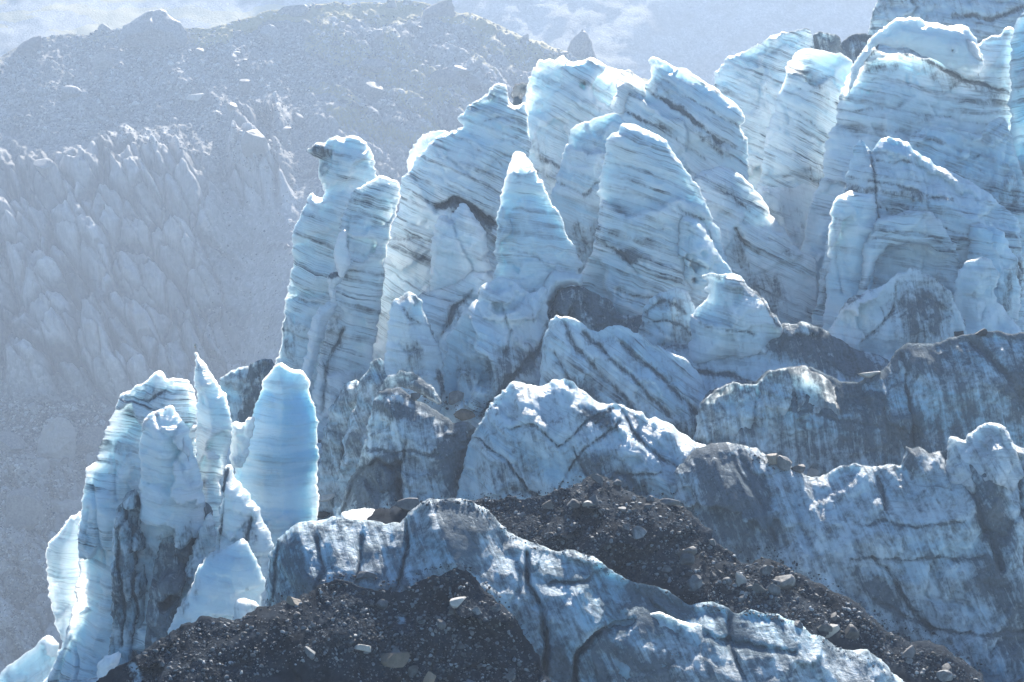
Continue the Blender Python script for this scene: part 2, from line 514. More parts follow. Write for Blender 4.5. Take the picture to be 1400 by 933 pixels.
def hill_material(name="hillside_rock"):
    """granite slabs, scree and thin alpine turf: 'scree', 'turf', 'rust' and 'crack' are what covers the ground there"""
    s = NT(name)
    pos = s.vmul(s.n("ShaderNodeNewGeometry").outputs["Position"], (1 / HS, 1 / HS, 1 / HS))
    scree = s.attr("scree").outputs["Fac"]; turf = s.attr("turf").outputs["Fac"]; crack = s.attr("crack").outputs["Fac"]; rust = s.attr("rust").outputs["Fac"]; tone = s.attr("tone").outputs["Fac"]
    n1 = s.noise(pos, .09, 6, .62, .4)
    n2 = s.noise(pos, .8, 6, .65)
    n3 = s.noise(s.vmul(pos, (.9, .25, .16)), 1, 6, .62, .5)
    v = s.n("ShaderNodeTexVoronoi", feature="F1"); s.put(v.inputs["Vector"], pos); v.inputs["Scale"].default_value = .75
    v2 = s.n("ShaderNodeTexVoronoi", feature="F1"); s.put(v2.inputs["Vector"], pos); v2.inputs["Scale"].default_value = 1.7
    slab = s.mix(s.ramp(n1, .3, .7), (.29, .287, .28), (.47, .46, .445))
    slab = s.mix(s.math("MULTIPLY", s.ramp(n3, .48, .72), .4), slab, (.16, .16, .16))
    slab = s.mix(s.math("MULTIPLY", crack, .85), slab, (.02, .02, .022))  # joints painted near black to stand in for occlusion shade
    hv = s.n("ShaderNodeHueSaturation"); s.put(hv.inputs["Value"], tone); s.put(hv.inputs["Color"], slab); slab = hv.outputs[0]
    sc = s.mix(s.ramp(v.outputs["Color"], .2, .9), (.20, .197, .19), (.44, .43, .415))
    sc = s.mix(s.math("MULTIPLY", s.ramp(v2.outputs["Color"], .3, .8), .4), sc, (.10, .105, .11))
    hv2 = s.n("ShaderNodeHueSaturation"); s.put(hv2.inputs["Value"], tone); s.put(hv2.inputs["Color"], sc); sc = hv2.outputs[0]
    c = s.mix(scree, slab, sc)
    tf = s.ramp(s.math("ADD", s.math("MULTIPLY", n2, .8), turf), .78, 1.0)
    c = s.mix(s.math("MULTIPLY", tf, .85), c, s.mix(n1, (.24, .21, .07), (.46, .37, .13)))
    c = s.mix(s.math("MULTIPLY", s.ramp(s.math("ADD", rust, s.math("MULTIPLY", n2, .5)), .7, 1.1), .7), c, (.30, .19, .14))
    hs = s.math("ADD", s.math("MULTIPLY", v.outputs["Distance"], -1.0), s.math("MULTIPLY", v2.outputs["Distance"], -.6))
    h = s.math("ADD", s.math("MULTIPLY", hs, scree), s.math("ADD", s.math("MULTIPLY", n2, .5), s.math("MULTIPLY", n3, .7)))
    b = s.n("ShaderNodeBsdfPrincipled")
    s.put(b.inputs["Base Color"], c); s.put(b.inputs["Normal"], s.bump(h, .6, .8 * HS))
    s.put(b.inputs["Roughness"], .8)
    b.inputs["Specular IOR Level"].default_value = .08
    s.t.links.new(b.outputs[0], s.out.inputs[0])
    return s.m


M = dict(ice=ice_material(), rubble=rubble_material(), stone=stone_material("grey_stone", (.13, .13, .13), (.30, .29, .28)),
         pale=stone_material("pale_granite", (.36, .35, .33), (.55, .53, .50), .35), beige=stone_material("beige_granite", (.46, .42, .37), (.62, .58, .52), 0), dark=stone_material("dark_stone", (.035, .035, .037), (.09, .088, .085), .05),
         brown=stone_material("brown_stone", (.20, .155, .115), (.36, .29, .22), .5), hill=hill_material())

# ------------------------------------------------------------------ the ice, from the far crest to the front
UP, MID, FR = "tall seracs along the crest", "seracs in the middle of the icefall", "narrow seracs at the glacier's left edge"

# --- far right crest
ice("ice_cliff", "dark dirt-streaked ice cliff behind the rounded cap at the top right corner", "ice cliff", 415,
    [(1182, 150), (1183, 58), (1185, 48), (1190, 35), (1193, 22), (1198, -2), (1204, -30), (1450, -40), (1450, 150)], 140, 8, 10, lean=.3, dip=8, dirt=.25,
    crest=(40, .25), lines=[([(1190, 60), (1260, 55), (1340, 62)], 5, .4, .5), ([(1300, 20), (1350, 30), (1400, 10)], 5, .5, 1)], group=UP)
ice("ice_ridge", "low grey ice ridge dipping between the two rounded seracs on the skyline", "ice ridge", 400,
    [(1130, 130), (1140, 80), (1150, 62), (1160, 54), (1169, 50), (1182, 45), (1200, 50), (1200, 130)], 125, 3, 6, dip=-15, dirt=.4, crest=(8, .4))
ice("ice_block", "small dark blue ice block on the skyline beside the tall tilted serac", "ice block", 390,
    [(1104, 90), (1108, 60), (1111, 48), (1120, 46), (1130, 44), (1143, 47), (1148, 54), (1150, 66), (1148, 95)], 95, 3, 4, dip=40, dirt=.45,
    lines=[([(1116, 48), (1122, 70)], 2, .5, .8)])
ice("serac", "tall pale tilted serac with a dirty knobbly crest, left of the small dark block", "serac", 362,
    [(1010, 300), (985, 220), (972, 150), (974, 125), (975, 111), (979, 98), (986, 91), (995, 78), (1014, 71), (1037, 62), (1056, 49), (1070, 43), (1082, 40), (1093, 42),
     (1105, 41), (1111, 51), (1109, 65), (1100, 100), (1090, 180), (1080, 300)], 300, 6, 9, lean=.2, dip=24, bands=1.0,
    lines=[([(995, 92), (1040, 120), (1075, 150)], 4, .30, .3), ([(990, 110), (1020, 128), (1060, 160)], 3, .25, .2)], crest=(6, .35), tint=.15, group=UP)
ice("serac", "rounded leaning serac with diagonal black bands, between the tilted serac and huge capped block", "serac", 350,
    [(1020, 330), (1034, 262), (1040, 232), (1044, 209), (1048, 180), (1055, 155), (1063, 145), (1061, 129), (1067, 120), (1071, 112), (1072, 98), (1074, 87), (1079, 80),
     (1085, 74), (1094, 70), (1105, 67), (1116, 69), (1127, 71), (1140, 73), (1153, 76), (1166, 82), (1170, 120), (1165, 200), (1150, 330)], 320, 7, 9, lean=.15, dip=27,
    bands=1.3, patches=[(1105, 108, 34, 10, 20, .45), (1115, 235, 40, 10, 25, .45), (1085, 170, 30, 6, 35, .3)],
    lines=[([(1072, 115), (1105, 128), (1140, 150)], 3, .45, .4), ([(1063, 140), (1100, 165), (1135, 195)], 3, .4, .4), ([(1050, 200), (1090, 215), (1130, 235)], 3, .4, .5),
           ([(1042, 245), (1080, 238), (1120, 255)], 2.5, .5, .9)], group=UP)
ice("ice_apron", "warm pale sunlit ice apron low in the gap left of the huge right block", "ice apron", 345,
    [(1030, 380), (1034, 262), (1050, 252), (1080, 256), (1110, 254), (1128, 262), (1128, 380)], 360, 3, 5, lean=.2, dip=22, bands=.6, tint=0, dirt=.05)
big = ice("serac", "huge broad serac with a smooth rounded ice cap above a dark dirt line", "serac", 340,
    [(1085, 390), (1100, 330), (1111, 273), (1121, 257), (1124, 240), (1126, 225), (1130, 193), (1136, 180), (1143, 170), (1145, 138), (1149, 126), (1153, 116), (1160, 102),
     (1166, 90), (1176, 77), (1185, 64), (1190, 55), (1198, 70), (1290, 80), (1336, 62), (1356, 50), (1367, 47), (1378, 39), (1384, 40), (1386, 200), (1390, 390)], 360, 9, 10,
    lean=.16, dip=9, bend=-.004, bands=1.0, r=5, R=60,
    patches=[(1200, 88, 35, 14, 8, .55), (1290, 105, 45, 13, 25, .5), (1350, 125, 40, 14, 18, .5), (1250, 165, 45, 9, 5, .35)],
    lines=[([(1172, 88), (1200, 64), (1230, 68), (1270, 84), (1310, 105), (1345, 118), (1385, 130)], 5, .75, 1.0), ([(1165, 110), (1215, 112), (1270, 122), (1340, 150)], 3, .4, .4),
           ([(1150, 150), (1210, 150), (1290, 160), (1380, 178)], 3, .4, .4), ([(1145, 168), (1200, 176), (1260, 184), (1300, 182)], 4, .45, .5),
           ([(1300, 35), (1310, 70), (1330, 110)], 2, .2, .4)], tint=.25, group=UP)
ice("cap", "", "", 338, [(1160, 130), (1166, 92), (1176, 77), (1185, 64), (1191, 52), (1198, 42), (1207, 35), (1217, 31), (1230, 24), (1243, 22), (1256, 24), (1272, 32), (1287, 35), (1301, 34),
     (1312, 35), (1323, 39), (1331, 46), (1337, 55), (1345, 90), (1340, 112), (1310, 100), (1270, 80), (1232, 64), (1202, 60), (1180, 82)], 110, 6, 9, lean=.45, dip=10, bands=.45, r=7, R=40, tint=.1, parent=big, rough=.5)
ice("ledge", "", "", 337, [(1296, 62), (1296, 55), (1310, 54), (1325, 56), (1337, 58), (1345, 85), (1330, 84), (1300, 68)], 80, 4, 5, lean=.3, bands=.2, tint=0, parent=big, rough=.3)
ice("serac", "narrow blue serac cut by the right frame edge beside the huge capped one", "serac", 337,
    [(1380, 470), (1381, 300), (1380, 150), (1382, 60), (1385, 35), (1391, 26), (1400, 18), (1420, 8), (1450, 5), (1450, 470)], 440, 6, 9, lean=.12, dip=-12, bands=1.0,
    patches=[(1395, 120, 20, 30, 0, .3), (1400, 260, 25, 60, 0, .35)], tint=.6, group=UP)
ice("serac", "banded blue slab sagging behind the split-topped serac at right", "serac", 331,
    [(1215, 420), (1225, 230), (1243, 191), (1256, 183), (1269, 177), (1285, 174), (1301, 175), (1320, 177), (1336, 180), (1346, 174), (1356, 167), (1364, 161), (1372, 160), (1378, 170), (1384, 190),
     (1392, 230), (1410, 280), (1420, 420)], 400, 5, 8, lean=.18, dip=14, bands=1.2, patches=[(1375, 265, 35, 35, 20, .5), (1340, 215, 40, 10, 20, .3)],
    lines=[([(1270, 180), (1310, 178), (1345, 185), (1372, 162)], 2.5, .45, .6), ([(1250, 200), (1300, 215), (1345, 240)], 3, .35, .4)], tint=.55, group=UP)

# --- split-topped complex at right
sp = ice("serac", "wide banded serac with a split top and long ridge sloping to the right", "serac", 318,
    [(1100, 470), (1118, 400), (1128, 340), (1134, 300), (1140, 280), (1152, 268), (1156, 255), (1157, 238), (1160, 228), (1163, 222), (1166, 213), (1170, 200), (1177, 189), (1184, 200),
     (1192, 210), (1195, 200), (1201, 190), (1208, 187), (1214, 186), (1230, 190), (1243, 199), (1259, 212), (1282, 227), (1307, 241), (1326, 251), (1346, 262), (1362, 272),
     (1380, 287), (1392, 300), (1396, 330), (1405, 470)], 440, 8, 10, lean=.14, dip=7, bands=1.25, R=50,
    patches=[(1170, 255, 28, 10, 0, .55), (1235, 265, 35, 9, 12, .4), (1380, 395, 20, 60, 8, .55), (1140, 400, 30, 40, 0, .3)],
    lines=[([(1192, 206), (1193, 260), (1194, 330)], 2.5, .35, .9), ([(1255, 210), (1257, 250), (1256, 290)], 1.8, .25, .5), ([(1196, 220), (1230, 224), (1265, 232)], 2.5, .4, .5),
           ([(1160, 245), (1200, 250), (1250, 262), (1290, 272)], 3, .4, .4), ([(1190, 280), (1250, 300), (1300, 320), (1360, 330)], 2.5, .4, .4),
           ([(1345, 320), (1372, 345), (1398, 370)], 3, .5, 1.4)], tint=.5, group=MID)
ice("buttress", "", "", 311, [(1120, 460), (1130, 400), (1133, 350), (1135, 290), (1146, 268), (1170, 262), (1196, 268), (1200, 330), (1190, 460)], 430, 4, 6, lean=.12, dip=8, bands=.9, tint=.4, parent=sp,
    lines=[([(1140, 300), (1142, 360), (1150, 400)], 2.5, .4, .6)])
ice("arch", "", "", 309, [(1170, 440), (1172, 400), (1180, 365), (1183, 330), (1195, 305), (1220, 292), (1250, 287), (1275, 295), (1295, 315), (1312, 350), (1318, 375), (1300, 350), (1275, 338), (1240, 333),
     (1215, 340), (1195, 360), (1186, 400), (1188, 440)], 400, 4, 5, lean=.1, dip=6, bands=1.1, r=5, parent=sp, tint=.35, rough=.6, lines=[([(1190, 330), (1230, 315), (1280, 325), (1310, 350)], 3, .5, .4)])
ice("fin", "", "", 310, [(1318, 470), (1320, 400), (1322, 350), (1326, 305), (1340, 300), (1372, 318), (1390, 350), (1395, 400), (1385, 470)], 440, 3, 6, lean=.15, dip=12, bands=1.1, parent=sp, tint=.6,
    patches=[(1378, 390, 14, 60, 10, .55)])

# --- the crest in the middle
ice("serac", "great flat-faced serac on the crest with a scooped two-horned top", "serac", 346,
    [(690, 360), (700, 260), (704, 206), (708, 180), (716, 147), (720, 125), (723, 106), (728, 95), (737, 84), (750, 80), (764, 77), (770, 74), (776, 84), (782, 87), (790, 85), (799, 84),
     (804, 81), (810, 82), (816, 80), (822, 86), (832, 90), (842, 93), (855, 96), (870, 150), (870, 360)], 340, 6, 10, lean=.18, dip=28, bands=.9, tint=.2,
    patches=[(735, 200, 25, 14, 30, .3), (750, 220, 30, 8, 30, .35)], lines=[([(815, 125), (840, 140)], 3, .4, .4), ([(745, 215), (765, 226)], 4, .5, .4)], group=UP)
ice("ice_block", "small dark rock-like ice lump wedged beside the horned crest serac", "ice block", 352,
    [(700, 150), (699, 135), (700, 124), (705, 117), (713, 112), (722, 111), (724, 130), (722, 152)], 150, 2, 3, dip=40, dirt=.55, sheet=False)
ice("ice_fin", "thin bright white fin peeking out behind the big banded serac", "ice fin", 345,
    [(548, 300), (553, 245), (556, 225), (560, 208), (566, 195), (574, 187), (583, 182), (595, 178), (607, 177), (613, 183), (615, 300)], 290, 3, 4, dip=25, bands=.3, tint=.1)
s8 = ice("serac", "broad banded serac with a jagged stepped crest and a dark hollow in its face", "serac", 327,
    [(486, 600), (500, 540), (508, 470), (512, 430), (518, 385), (525, 345), (531, 319), (540, 305), (546, 288), (548, 262), (550, 248), (558, 238), (566, 226), (574, 213), (583, 202),
     (586, 194), (594, 190), (604, 186), (614, 181), (624, 177), (634, 173), (629, 167), (626, 160), (634, 152), (645, 144), (652, 138), (662, 131), (667, 125), (672, 119), (682, 116), (692, 116),
     (690, 122), (694, 130), (698, 135), (703, 145), (710, 142), (718, 140), (725, 200), (715, 400), (700, 600)], 540, 9, 10, lean=.2, dip=27, bands=1.25, r=5, R=60,
    patches=[(635, 285, 40, 12, 25, .8), (665, 310, 20, 22, 40, .8), (560, 330, 40, 20, 20, .3), (560, 480, 40, 70, -10, .3)],  # first two patches darken the hollow
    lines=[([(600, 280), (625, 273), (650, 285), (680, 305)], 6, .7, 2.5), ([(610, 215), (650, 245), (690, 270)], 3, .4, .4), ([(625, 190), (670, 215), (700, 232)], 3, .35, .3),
           ([(575, 230), (620, 255), (660, 275)], 3, .3, .3), ([(530, 330), (560, 325), (600, 322)], 3, .35, .4), ([(660, 168), (690, 160), (712, 165)], 3, .4, .6)], tint=.25, group=UP)
ice("buttress", "", "", 317, [(585, 480), (588, 380), (590, 340), (594, 310), (601, 299), (608, 295), (613, 304), (616, 298), (620, 290), (630, 278), (636, 281), (641, 286), (652, 300), (663, 318), (667, 340), (671, 370), (672, 480)],
    460, 4, 6, lean=.15, dip=25, bands=.5, parent=s8, tint=.2, lines=[([(618, 300), (632, 330), (645, 370)], 2.5, .35, .9)])
ice("ledge", "", "", 312, [(540, 560), (545, 470), (555, 420), (575, 400), (600, 398), (622, 388), (645, 372), (665, 372), (682, 400), (690, 560)], 520, 4, 6, lean=.25, dip=25, bands=1.0, parent=s8, tint=.45,
    patches=[(560, 400, 30, 12, -20, .6), (620, 430, 30, 25, -40, .5)], lines=[([(600, 470), (620, 420), (645, 395)], 4, .5, 1.0)])
slab5 = ice("serac", "huge slab serac with thick diagonal dirt bands and a pointed left snout", "serac", 336,
    [(815, 400), (815, 300), (812, 200), (830, 160), (845, 154), (838, 147), (835, 140), (839, 133), (844, 126), (842, 114), (846, 103), (854, 98), (862, 99), (869, 103), (877, 108), (885, 112),
     (888, 101), (886, 92), (886, 83), (893, 79), (900, 79), (917, 88), (939, 97), (959, 109), (974, 117), (984, 126), (992, 133), (1001, 140), (1009, 147), (1017, 157), (1021, 166), (1013, 172),
     (1019, 190), (1024, 212), (1025, 243), (1030, 270), (1030, 400)], 380, 8, 9, lean=.2, dip=30, bands=1.3, R=50, r=5,
    patches=[(925, 150, 55, 7, 33, .7), (970, 195, 45, 9, 33, .6), (890, 170, 40, 6, 25, .4), (905, 125, 40, 5, 33, .4)],
    lines=[([(862, 110), (890, 128), (925, 152), (960, 178), (1000, 205)], 4.5, .6, .5), ([(900, 105), (940, 135), (985, 160), (1020, 172)], 3, .55, .6), ([(850, 152), (880, 165), (915, 185), (960, 215)], 3.5, .5, .5),
           ([(925, 90), (960, 110), (990, 133)], 3, .5, .1)], tint=.2, group=UP)
ice("snout", "", "", 333.5, [(833, 150), (835, 140), (839, 133), (844, 126), (842, 114), (846, 103), (854, 98), (862, 99), (869, 104), (877, 108), (884, 114), (884, 130), (868, 146), (850, 156)], 380, 4, 8, lean=.2, dip=30, bands=.8, tint=.1, parent=slab5, crest=(4, .4))
ice("serac", "smooth sloping slab with a bright curved right edge below the thick-banded serac", "serac", 322,
    [(900, 460), (920, 330), (935, 260), (960, 235), (985, 228), (1001, 230), (1010, 234), (1018, 243), (1027, 252), (1036, 266), (1044, 278), (1052, 290), (1062, 303), (1074, 318), (1083, 331),
     (1097, 343), (1112, 353), (1118, 380), (1118, 460)], 440, 6, 8, lean=.25, dip=27, bands=1.1, tint=.3, R=45,
    patches=[(1005, 265, 40, 12, 35, .4), (1040, 400, 45, 40, 40, .65), (1010, 345, 30, 12, 60, .6), (1080, 350, 22, 9, 20, .5)],
    lines=[([(955, 240), (1000, 270), (1040, 300)], 3, .4, .3), ([(1000, 312), (1015, 335), (1035, 345)], 3, .7, 1.5), ([(975, 280), (1020, 310), (1070, 335)], 3, .3, .3)], group=UP)
ice("ice_fin", "short rounded translucent fin left of the tall domed serac", "ice fin", 326,
    [(745, 400), (755, 260), (766, 215), (772, 205), (779, 198), (778, 188), (781, 181), (785, 176), (791, 172), (802, 167), (814, 163), (826, 159), (838, 156), (855, 165), (860, 400)], 380, 5, 6, lean=.18, dip=25,
    bands=.5, tint=.6, patches=[(800, 330, 40, 40, 0, .3)], lines=[([(760, 250), (800, 262), (815, 250)], 3, .35, .6)])
dome = ice("serac", "tall domed serac with a thin bright right edge in the centre of the crest", "serac", 309,
    [(740, 480), (760, 430), (780, 395), (795, 372), (801, 357), (808, 345), (812, 330), (816, 300), (818, 275), (819, 255), (822, 234), (822, 221), (828, 210), (830, 190), (835, 184), (842, 179),
     (849, 172), (869, 173), (880, 176), (892, 182), (908, 189), (920, 204), (931, 218), (938, 228), (945, 237), (956, 257), (962, 270), (967, 280), (976, 300), (983, 320), (992, 345), (1003, 374),
     (1010, 400), (1010, 480)], 450, 9, 10, lean=.17, dip=19, bands=1.1, R=60, r=5, tint=.3,
    patches=[(845, 345, 30, 10, 30, .35), (925, 330, 50, 8, 25, .35), (860, 350, 12, 14, 30, .6), (880, 400, 60, 10, 20, .35)],
    lines=[([(825, 225), (840, 223), (850, 232)], 2.5, .4, .4), ([(820, 262), (870, 268), (930, 290), (970, 305)], 3, .35, .4), ([(825, 300), (880, 320), (940, 340), (990, 365)], 3, .3, .3),
           ([(925, 280), (955, 300), (975, 330)], 3, .45, .9), ([(815, 330), (850, 345), (865, 370)], 3, .45, 1.0), ([(840, 395), (890, 405), (940, 400)], 3, .4, .6)], group=UP)
ice("shoulder", "", "", 305, [(925, 420), (924, 350), (930, 292), (950, 299), (966, 316), (978, 338), (992, 363), (1004, 379), (1006, 420)], 450, 5, 8, lean=.17, dip=24, bands=1.2, tint=.4, parent=dome)
ice("serac", "sharp pyramid-shaped ice spire standing alone in front of the banded crest seracs", "serac", 304,
    [(660, 470), (672, 400), (677, 364), (679, 335), (681, 306), (683, 285), (686, 266), (688, 255), (690, 244), (692, 234), (694, 226), (699, 213), (705, 208), (712, 207), (718, 212), (725, 220),
     (732, 235), (739, 248), (746, 262), (753, 277), (761, 291), (768, 305), (776, 320), (787, 346), (797, 364), (790, 380), (770, 420), (740, 470)], 440, 7, 8, lean=.13, dip=10, bands=.7, R=45, r=4, tint=.3,
    lines=[([(690, 235), (710, 240), (728, 238)], 2.5, .35, .4), ([(680, 340), (720, 345), (760, 365)], 3, .35, .4), ([(690, 385), (715, 400), (735, 415)], 3, .5, .6)], group=UP)

# --- twin towers on the left
ice("serac", "leaning banded ice tower with a dark overhanging tip pointing left", "serac", 322,
    [(352, 560), (366, 535), (376, 505), (381, 470), (386, 440), (391, 415), (396, 385), (397, 375), (400, 350), (403, 320), (406, 308), (411, 296), (417, 285), (421, 271), (425, 262), (432, 267), (440, 272),
     (441, 262), (439, 250), (436, 232), (433, 219), (427, 213), (420, 206), (430, 200), (443, 197), (452, 191), (462, 187), (480, 185), (490, 187), (497, 192), (504, 202), (511, 216), (513, 230),
     (517, 245), (520, 300), (500, 400), (480, 560)], 540, 6, 7, lean=.1, dip=17, bands=1.2, r=4, R=35, tint=.2,
    patches=[(440, 208, 27, 11, 8, .68), (446, 226, 10, 22, 20, .5), (400, 455, 30, 35, 0, .5), (395, 500, 30, 30, 0, .4)],
    lines=[([(440, 272), (446, 240), (460, 200)], 2.5, .3, .8), ([(395, 408), (420, 412), (440, 410)], 3.5, .55, .6), ([(410, 330), (440, 340), (470, 348)], 2.5, .35, .3)], group=UP)
t2 = ice("serac", "bulky leaning tower with a speckled rounded top right of the overhanging tower", "serac", 313,
    [(400, 620), (425, 560), (435, 500), (445, 460), (452, 420), (461, 385), (458, 365), (456, 348), (459, 333), (467, 320), (463, 312), (467, 298), (473, 288), (476, 275), (480, 264), (487, 257),
     (497, 252), (508, 246), (518, 243), (532, 244), (545, 247), (548, 253), (547, 280), (541, 300), (532, 325), (527, 350), (520, 420), (512, 480), (505, 620)], 590, 6, 8, lean=.12, dip=18, bands=1.1, r=4, R=35,
    tint=.1, patches=[(490, 262, 22, 10, -20, .3), (455, 470, 18, 60, 15, .5), (490, 540, 30, 60, 0, .5)],
    lines=[([(478, 300), (476, 340), (478, 380)], 2.5, .4, .8), ([(470, 285), (510, 300), (535, 308)], 3, .35, .3), ([(440, 560), (448, 500), (470, 450)], 3.5, .5, 1.2)], group=UP)
ice("fin", "", "", 308, [(462, 375), (458, 362), (457, 348), (460, 332), (465, 320), (473, 312), (474, 335), (477, 352), (476, 372), (468, 382)], 385, 2.5, 3, dip=20, bands=.2, parent=t2, tint=0, rough=.4)
ice("ice_fin", "thin white ribbon of ice hanging with a black tip between the twin towers", "ice fin", 309,
    [(408, 545), (414, 510), (420, 470), (425, 440), (436, 420), (450, 408), (448, 395), (447, 380), (455, 372), (472, 370), (470, 380), (460, 392), (459, 410), (456, 425), (448, 440), (440, 460), (434, 490), (426, 520), (420, 550)],
    545, 2, 3, dip=18, bands=.4, patches=[(460, 376, 16, 8, 0, 1.0)], sheet=False, tint=0)
for k, (lab, poly, y_) in enumerate([
        ("dark ribbed ice pillar under the leaning towers, hung with grey streaks", [(432, 700), (436, 640), (442, 590), (450, 560), (462, 535), (475, 520), (490, 515), (500, 540), (495, 600), (480, 700)], 283),
        ("pale blue ribbed ice pillar leaning against the left of the debris-topped block", [(455, 720), (462, 660), (470, 610), (482, 560), (494, 520), (505, 495), (520, 490), (530, 520), (515, 580), (500, 640), (480, 720)], 279)]):
    ice("ice_pillar", lab, "ice pillar", y_, poly, 690, 4, 6, lean=.12, dip=5, bands=.3, flow=72 - 6 * k, dirt=.30, tint=.6, group="ribbed ice pillars under the towers")

# --- middle row
ice("serac", "squat pale block with a notched top standing in front of the dark hollow", "serac", 291,
    [(505, 570), (515, 520), (528, 480), (531, 440), (533, 415), (541, 410), (550, 406), (554, 402), (559, 401), (568, 405), (579, 413), (582, 433), (587, 446), (593, 455), (601, 474), (606, 490),
     (609, 540), (600, 570)], 560, 5, 7, lean=.15, dip=8, bands=.6, r=4, R=35, tint=.35, patches=[(560, 490, 20, 30, 0, .3), (600, 520, 6, 22, -10, .8)], crest=(7, .25), lines=[([(552, 420), (562, 432), (572, 440)], 2.5, .5, .6)], group=MID)
ice("serac", "rough blue serac with a toothed left edge below the pyramid spire", "serac", 294,
    [(598, 600), (603, 540), (606, 500), (612, 459), (619, 450), (626, 443), (628, 435), (633, 430), (640, 421), (648, 413), (655, 412), (657, 393), (665, 385), (680, 378), (700, 385), (725, 400),
     (745, 395), (752, 440), (740, 520), (730, 600)], 560, 6, 7, lean=.2, dip=25, bands=1.0, facets=1.5, tint=.5, patches=[(700, 500, 50, 30, -35, .5), (640, 500, 20, 30, 0, .3)],
    lines=[([(660, 560), (690, 520), (730, 480), (750, 440)], 5, .5, 1.5), ([(690, 420), (700, 450), (690, 480)], 3, .4, 1.0), ([(720, 400), (728, 440)], 3, .3, .8)], group=MID)
ice("ice_dome", "dirty grey ice dome under the bright rounded bump at the foot of the domed serac", "ice dome", 299,
    [(730, 520), (742, 460), (752, 420), (757, 402), (765, 394), (778, 390), (795, 392), (815, 400), (835, 412), (850, 428), (890, 430), (910, 440), (915, 520)], 480, 5, 7, lean=.3, dip=15, dirt=.55, bands=.8, tint=.3)
ice("ice_bump", "bright rounded ice bump curling over the dirty dome", "ice bump", 301,
    [(736, 440), (734, 410), (737, 397), (743, 382), (749, 374), (757, 370), (766, 371), (778, 373), (790, 376), (797, 372), (800, 385), (795, 392), (778, 390), (765, 394), (757, 402), (750, 420), (748, 440)], 440, 3.5, 4, dip=10,
    bands=.2, r=4, R=14, tint=.4, rough=.4, sheet=False)
ice("ice_mound", "folded blue ice mound between the dirty dome and the shark-fin block", "ice mound", 292,
    [(865, 500), (872, 450), (880, 420), (895, 405), (910, 402), (925, 394), (940, 398), (948, 415), (955, 500)], 480, 4, 6, lean=.3, dip=20, bands=1.2, dirt=.15, tint=.4, lines=[([(885, 430), (910, 408), (940, 430)], 3, .4, .8), ([(880, 445), (915, 440), (945, 455)], 2.5, .4, .6)])
ice("serac", "small bright shark-fin block with a hooked tip on the dark ridge", "serac", 289,
    [(930, 500), (940, 480), (943, 458), (942, 445), (945, 431), (952, 425), (958, 419), (967, 411), (969, 405), (972, 400), (963, 395), (967, 388), (962, 382), (957, 376), (970, 373), (987, 374), (1003, 375), (1012, 378),
     (1024, 389), (1035, 400), (1044, 411), (1053, 424), (1062, 435), (1069, 446), (1060, 500)], 490, 5, 7, lean=.15, dip=14, bands=.7, r=5, R=35, tint=.2, crest=(3, .2),
    lines=[([(955, 440), (980, 448), (1000, 450), (1030, 452)], 2.5, .4, .4), ([(1015, 380), (1045, 415), (1068, 446)], 2.5, .5, .2)], group=MID)
ice("serac", "broad low slab with a wide dark face in front of the arch", "serac", 297,
    [(1115, 510), (1128, 470), (1135, 445), (1148, 428), (1160, 412), (1172, 402), (1185, 396), (1200, 392), (1216, 386), (1224, 378), (1235, 374), (1245, 367), (1256, 368), (1260, 374), (1272, 376), (1283, 384),
     (1294, 395), (1302, 405), (1312, 425), (1325, 460), (1325, 510)], 500, 6, 8, lean=.2, dip=5, bands=.6, r=4, tint=.2, crest=(5, .4), flow=85, patches=[(1262, 425, 45, 55, 10, .62)],  # one wide patch darkens the face
    lines=[([(1225, 380), (1222, 420), (1180, 465)], 3, .35, .8), ([(1190, 400), (1205, 430), (1195, 460)], 2.5, .3, .4)], group=MID)
ice("serac", "pale rounded knob leaning right beside the dark-faced slab", "serac", 301,
    [(1285, 490), (1300, 430), (1306, 400), (1305, 385), (1311, 371), (1322, 361), (1333, 354), (1345, 351), (1355, 352), (1361, 360), (1366, 375), (1365, 388), (1360, 400), (1366, 415), (1380, 432), (1400, 452), (1400, 490)], 480,
    5, 6, lean=.12, dip=5, bands=.4, r=5, R=35, tint=.35, crest=(4, .2), group=MID)
ice("serac", "dipping furrowed slab with a bright pointed left prow in the middle of the icefall", "serac", 279,
    [(725, 620), (735, 560), (740, 520), (741, 488), (742, 466), (746, 455), (751, 445), (755, 436), (761, 430), (772, 433), (785, 438), (797, 446), (809, 452), (819, 457), (830, 450), (845, 446), (860, 449), (872, 455),
     (890, 470), (910, 480), (935, 490), (960, 520), (985, 560), (1000, 620)], 600, 7, 8, lean=.28, dip=38, bands=1.35, R=50, tint=.5, dirt=.08,
    patches=[(960, 590, 60, 40, 20, .5), (800, 530, 40, 14, 40, .4)],
    lines=[([(770, 445), (810, 500), (870, 560)], 5, .45, .9), ([(800, 455), (850, 500), (910, 560)], 4, .45, .8), ([(850, 470), (900, 510), (950, 560)], 5, .45, .9), ([(760, 480), (790, 540), (840, 570)], 4, .4, .7)], group=MID)
ice("ice_ridge", "low blue ice ridge capped with a dark dirt hump below the shark-fin block", "ice ridge", 285,
    [(850, 640), (870, 520), (885, 480), (905, 472), (925, 470), (939, 472), (960, 475), (987, 478), (1000, 473), (1011, 466), (1030, 462), (1049, 457), (1062, 449), (1073, 443), (1085, 446), (1097, 442), (1115, 449), (1131, 454),
     (1147, 462), (1162, 471), (1173, 478), (1183, 481), (1200, 486), (1216, 490), (1225, 510), (1240, 640)], 620, 7, 9, lean=.4, dip=8, bands=.7, dirt=.10, tint=.45, flow=80, crest=(10, .3),
    patches=[(1110, 475, 85, 28, 16, .62), (1180, 500, 50, 14, 14, .6)], lines=[([(940, 500), (985, 510), (1020, 520)], 5, .5, 1.0)])
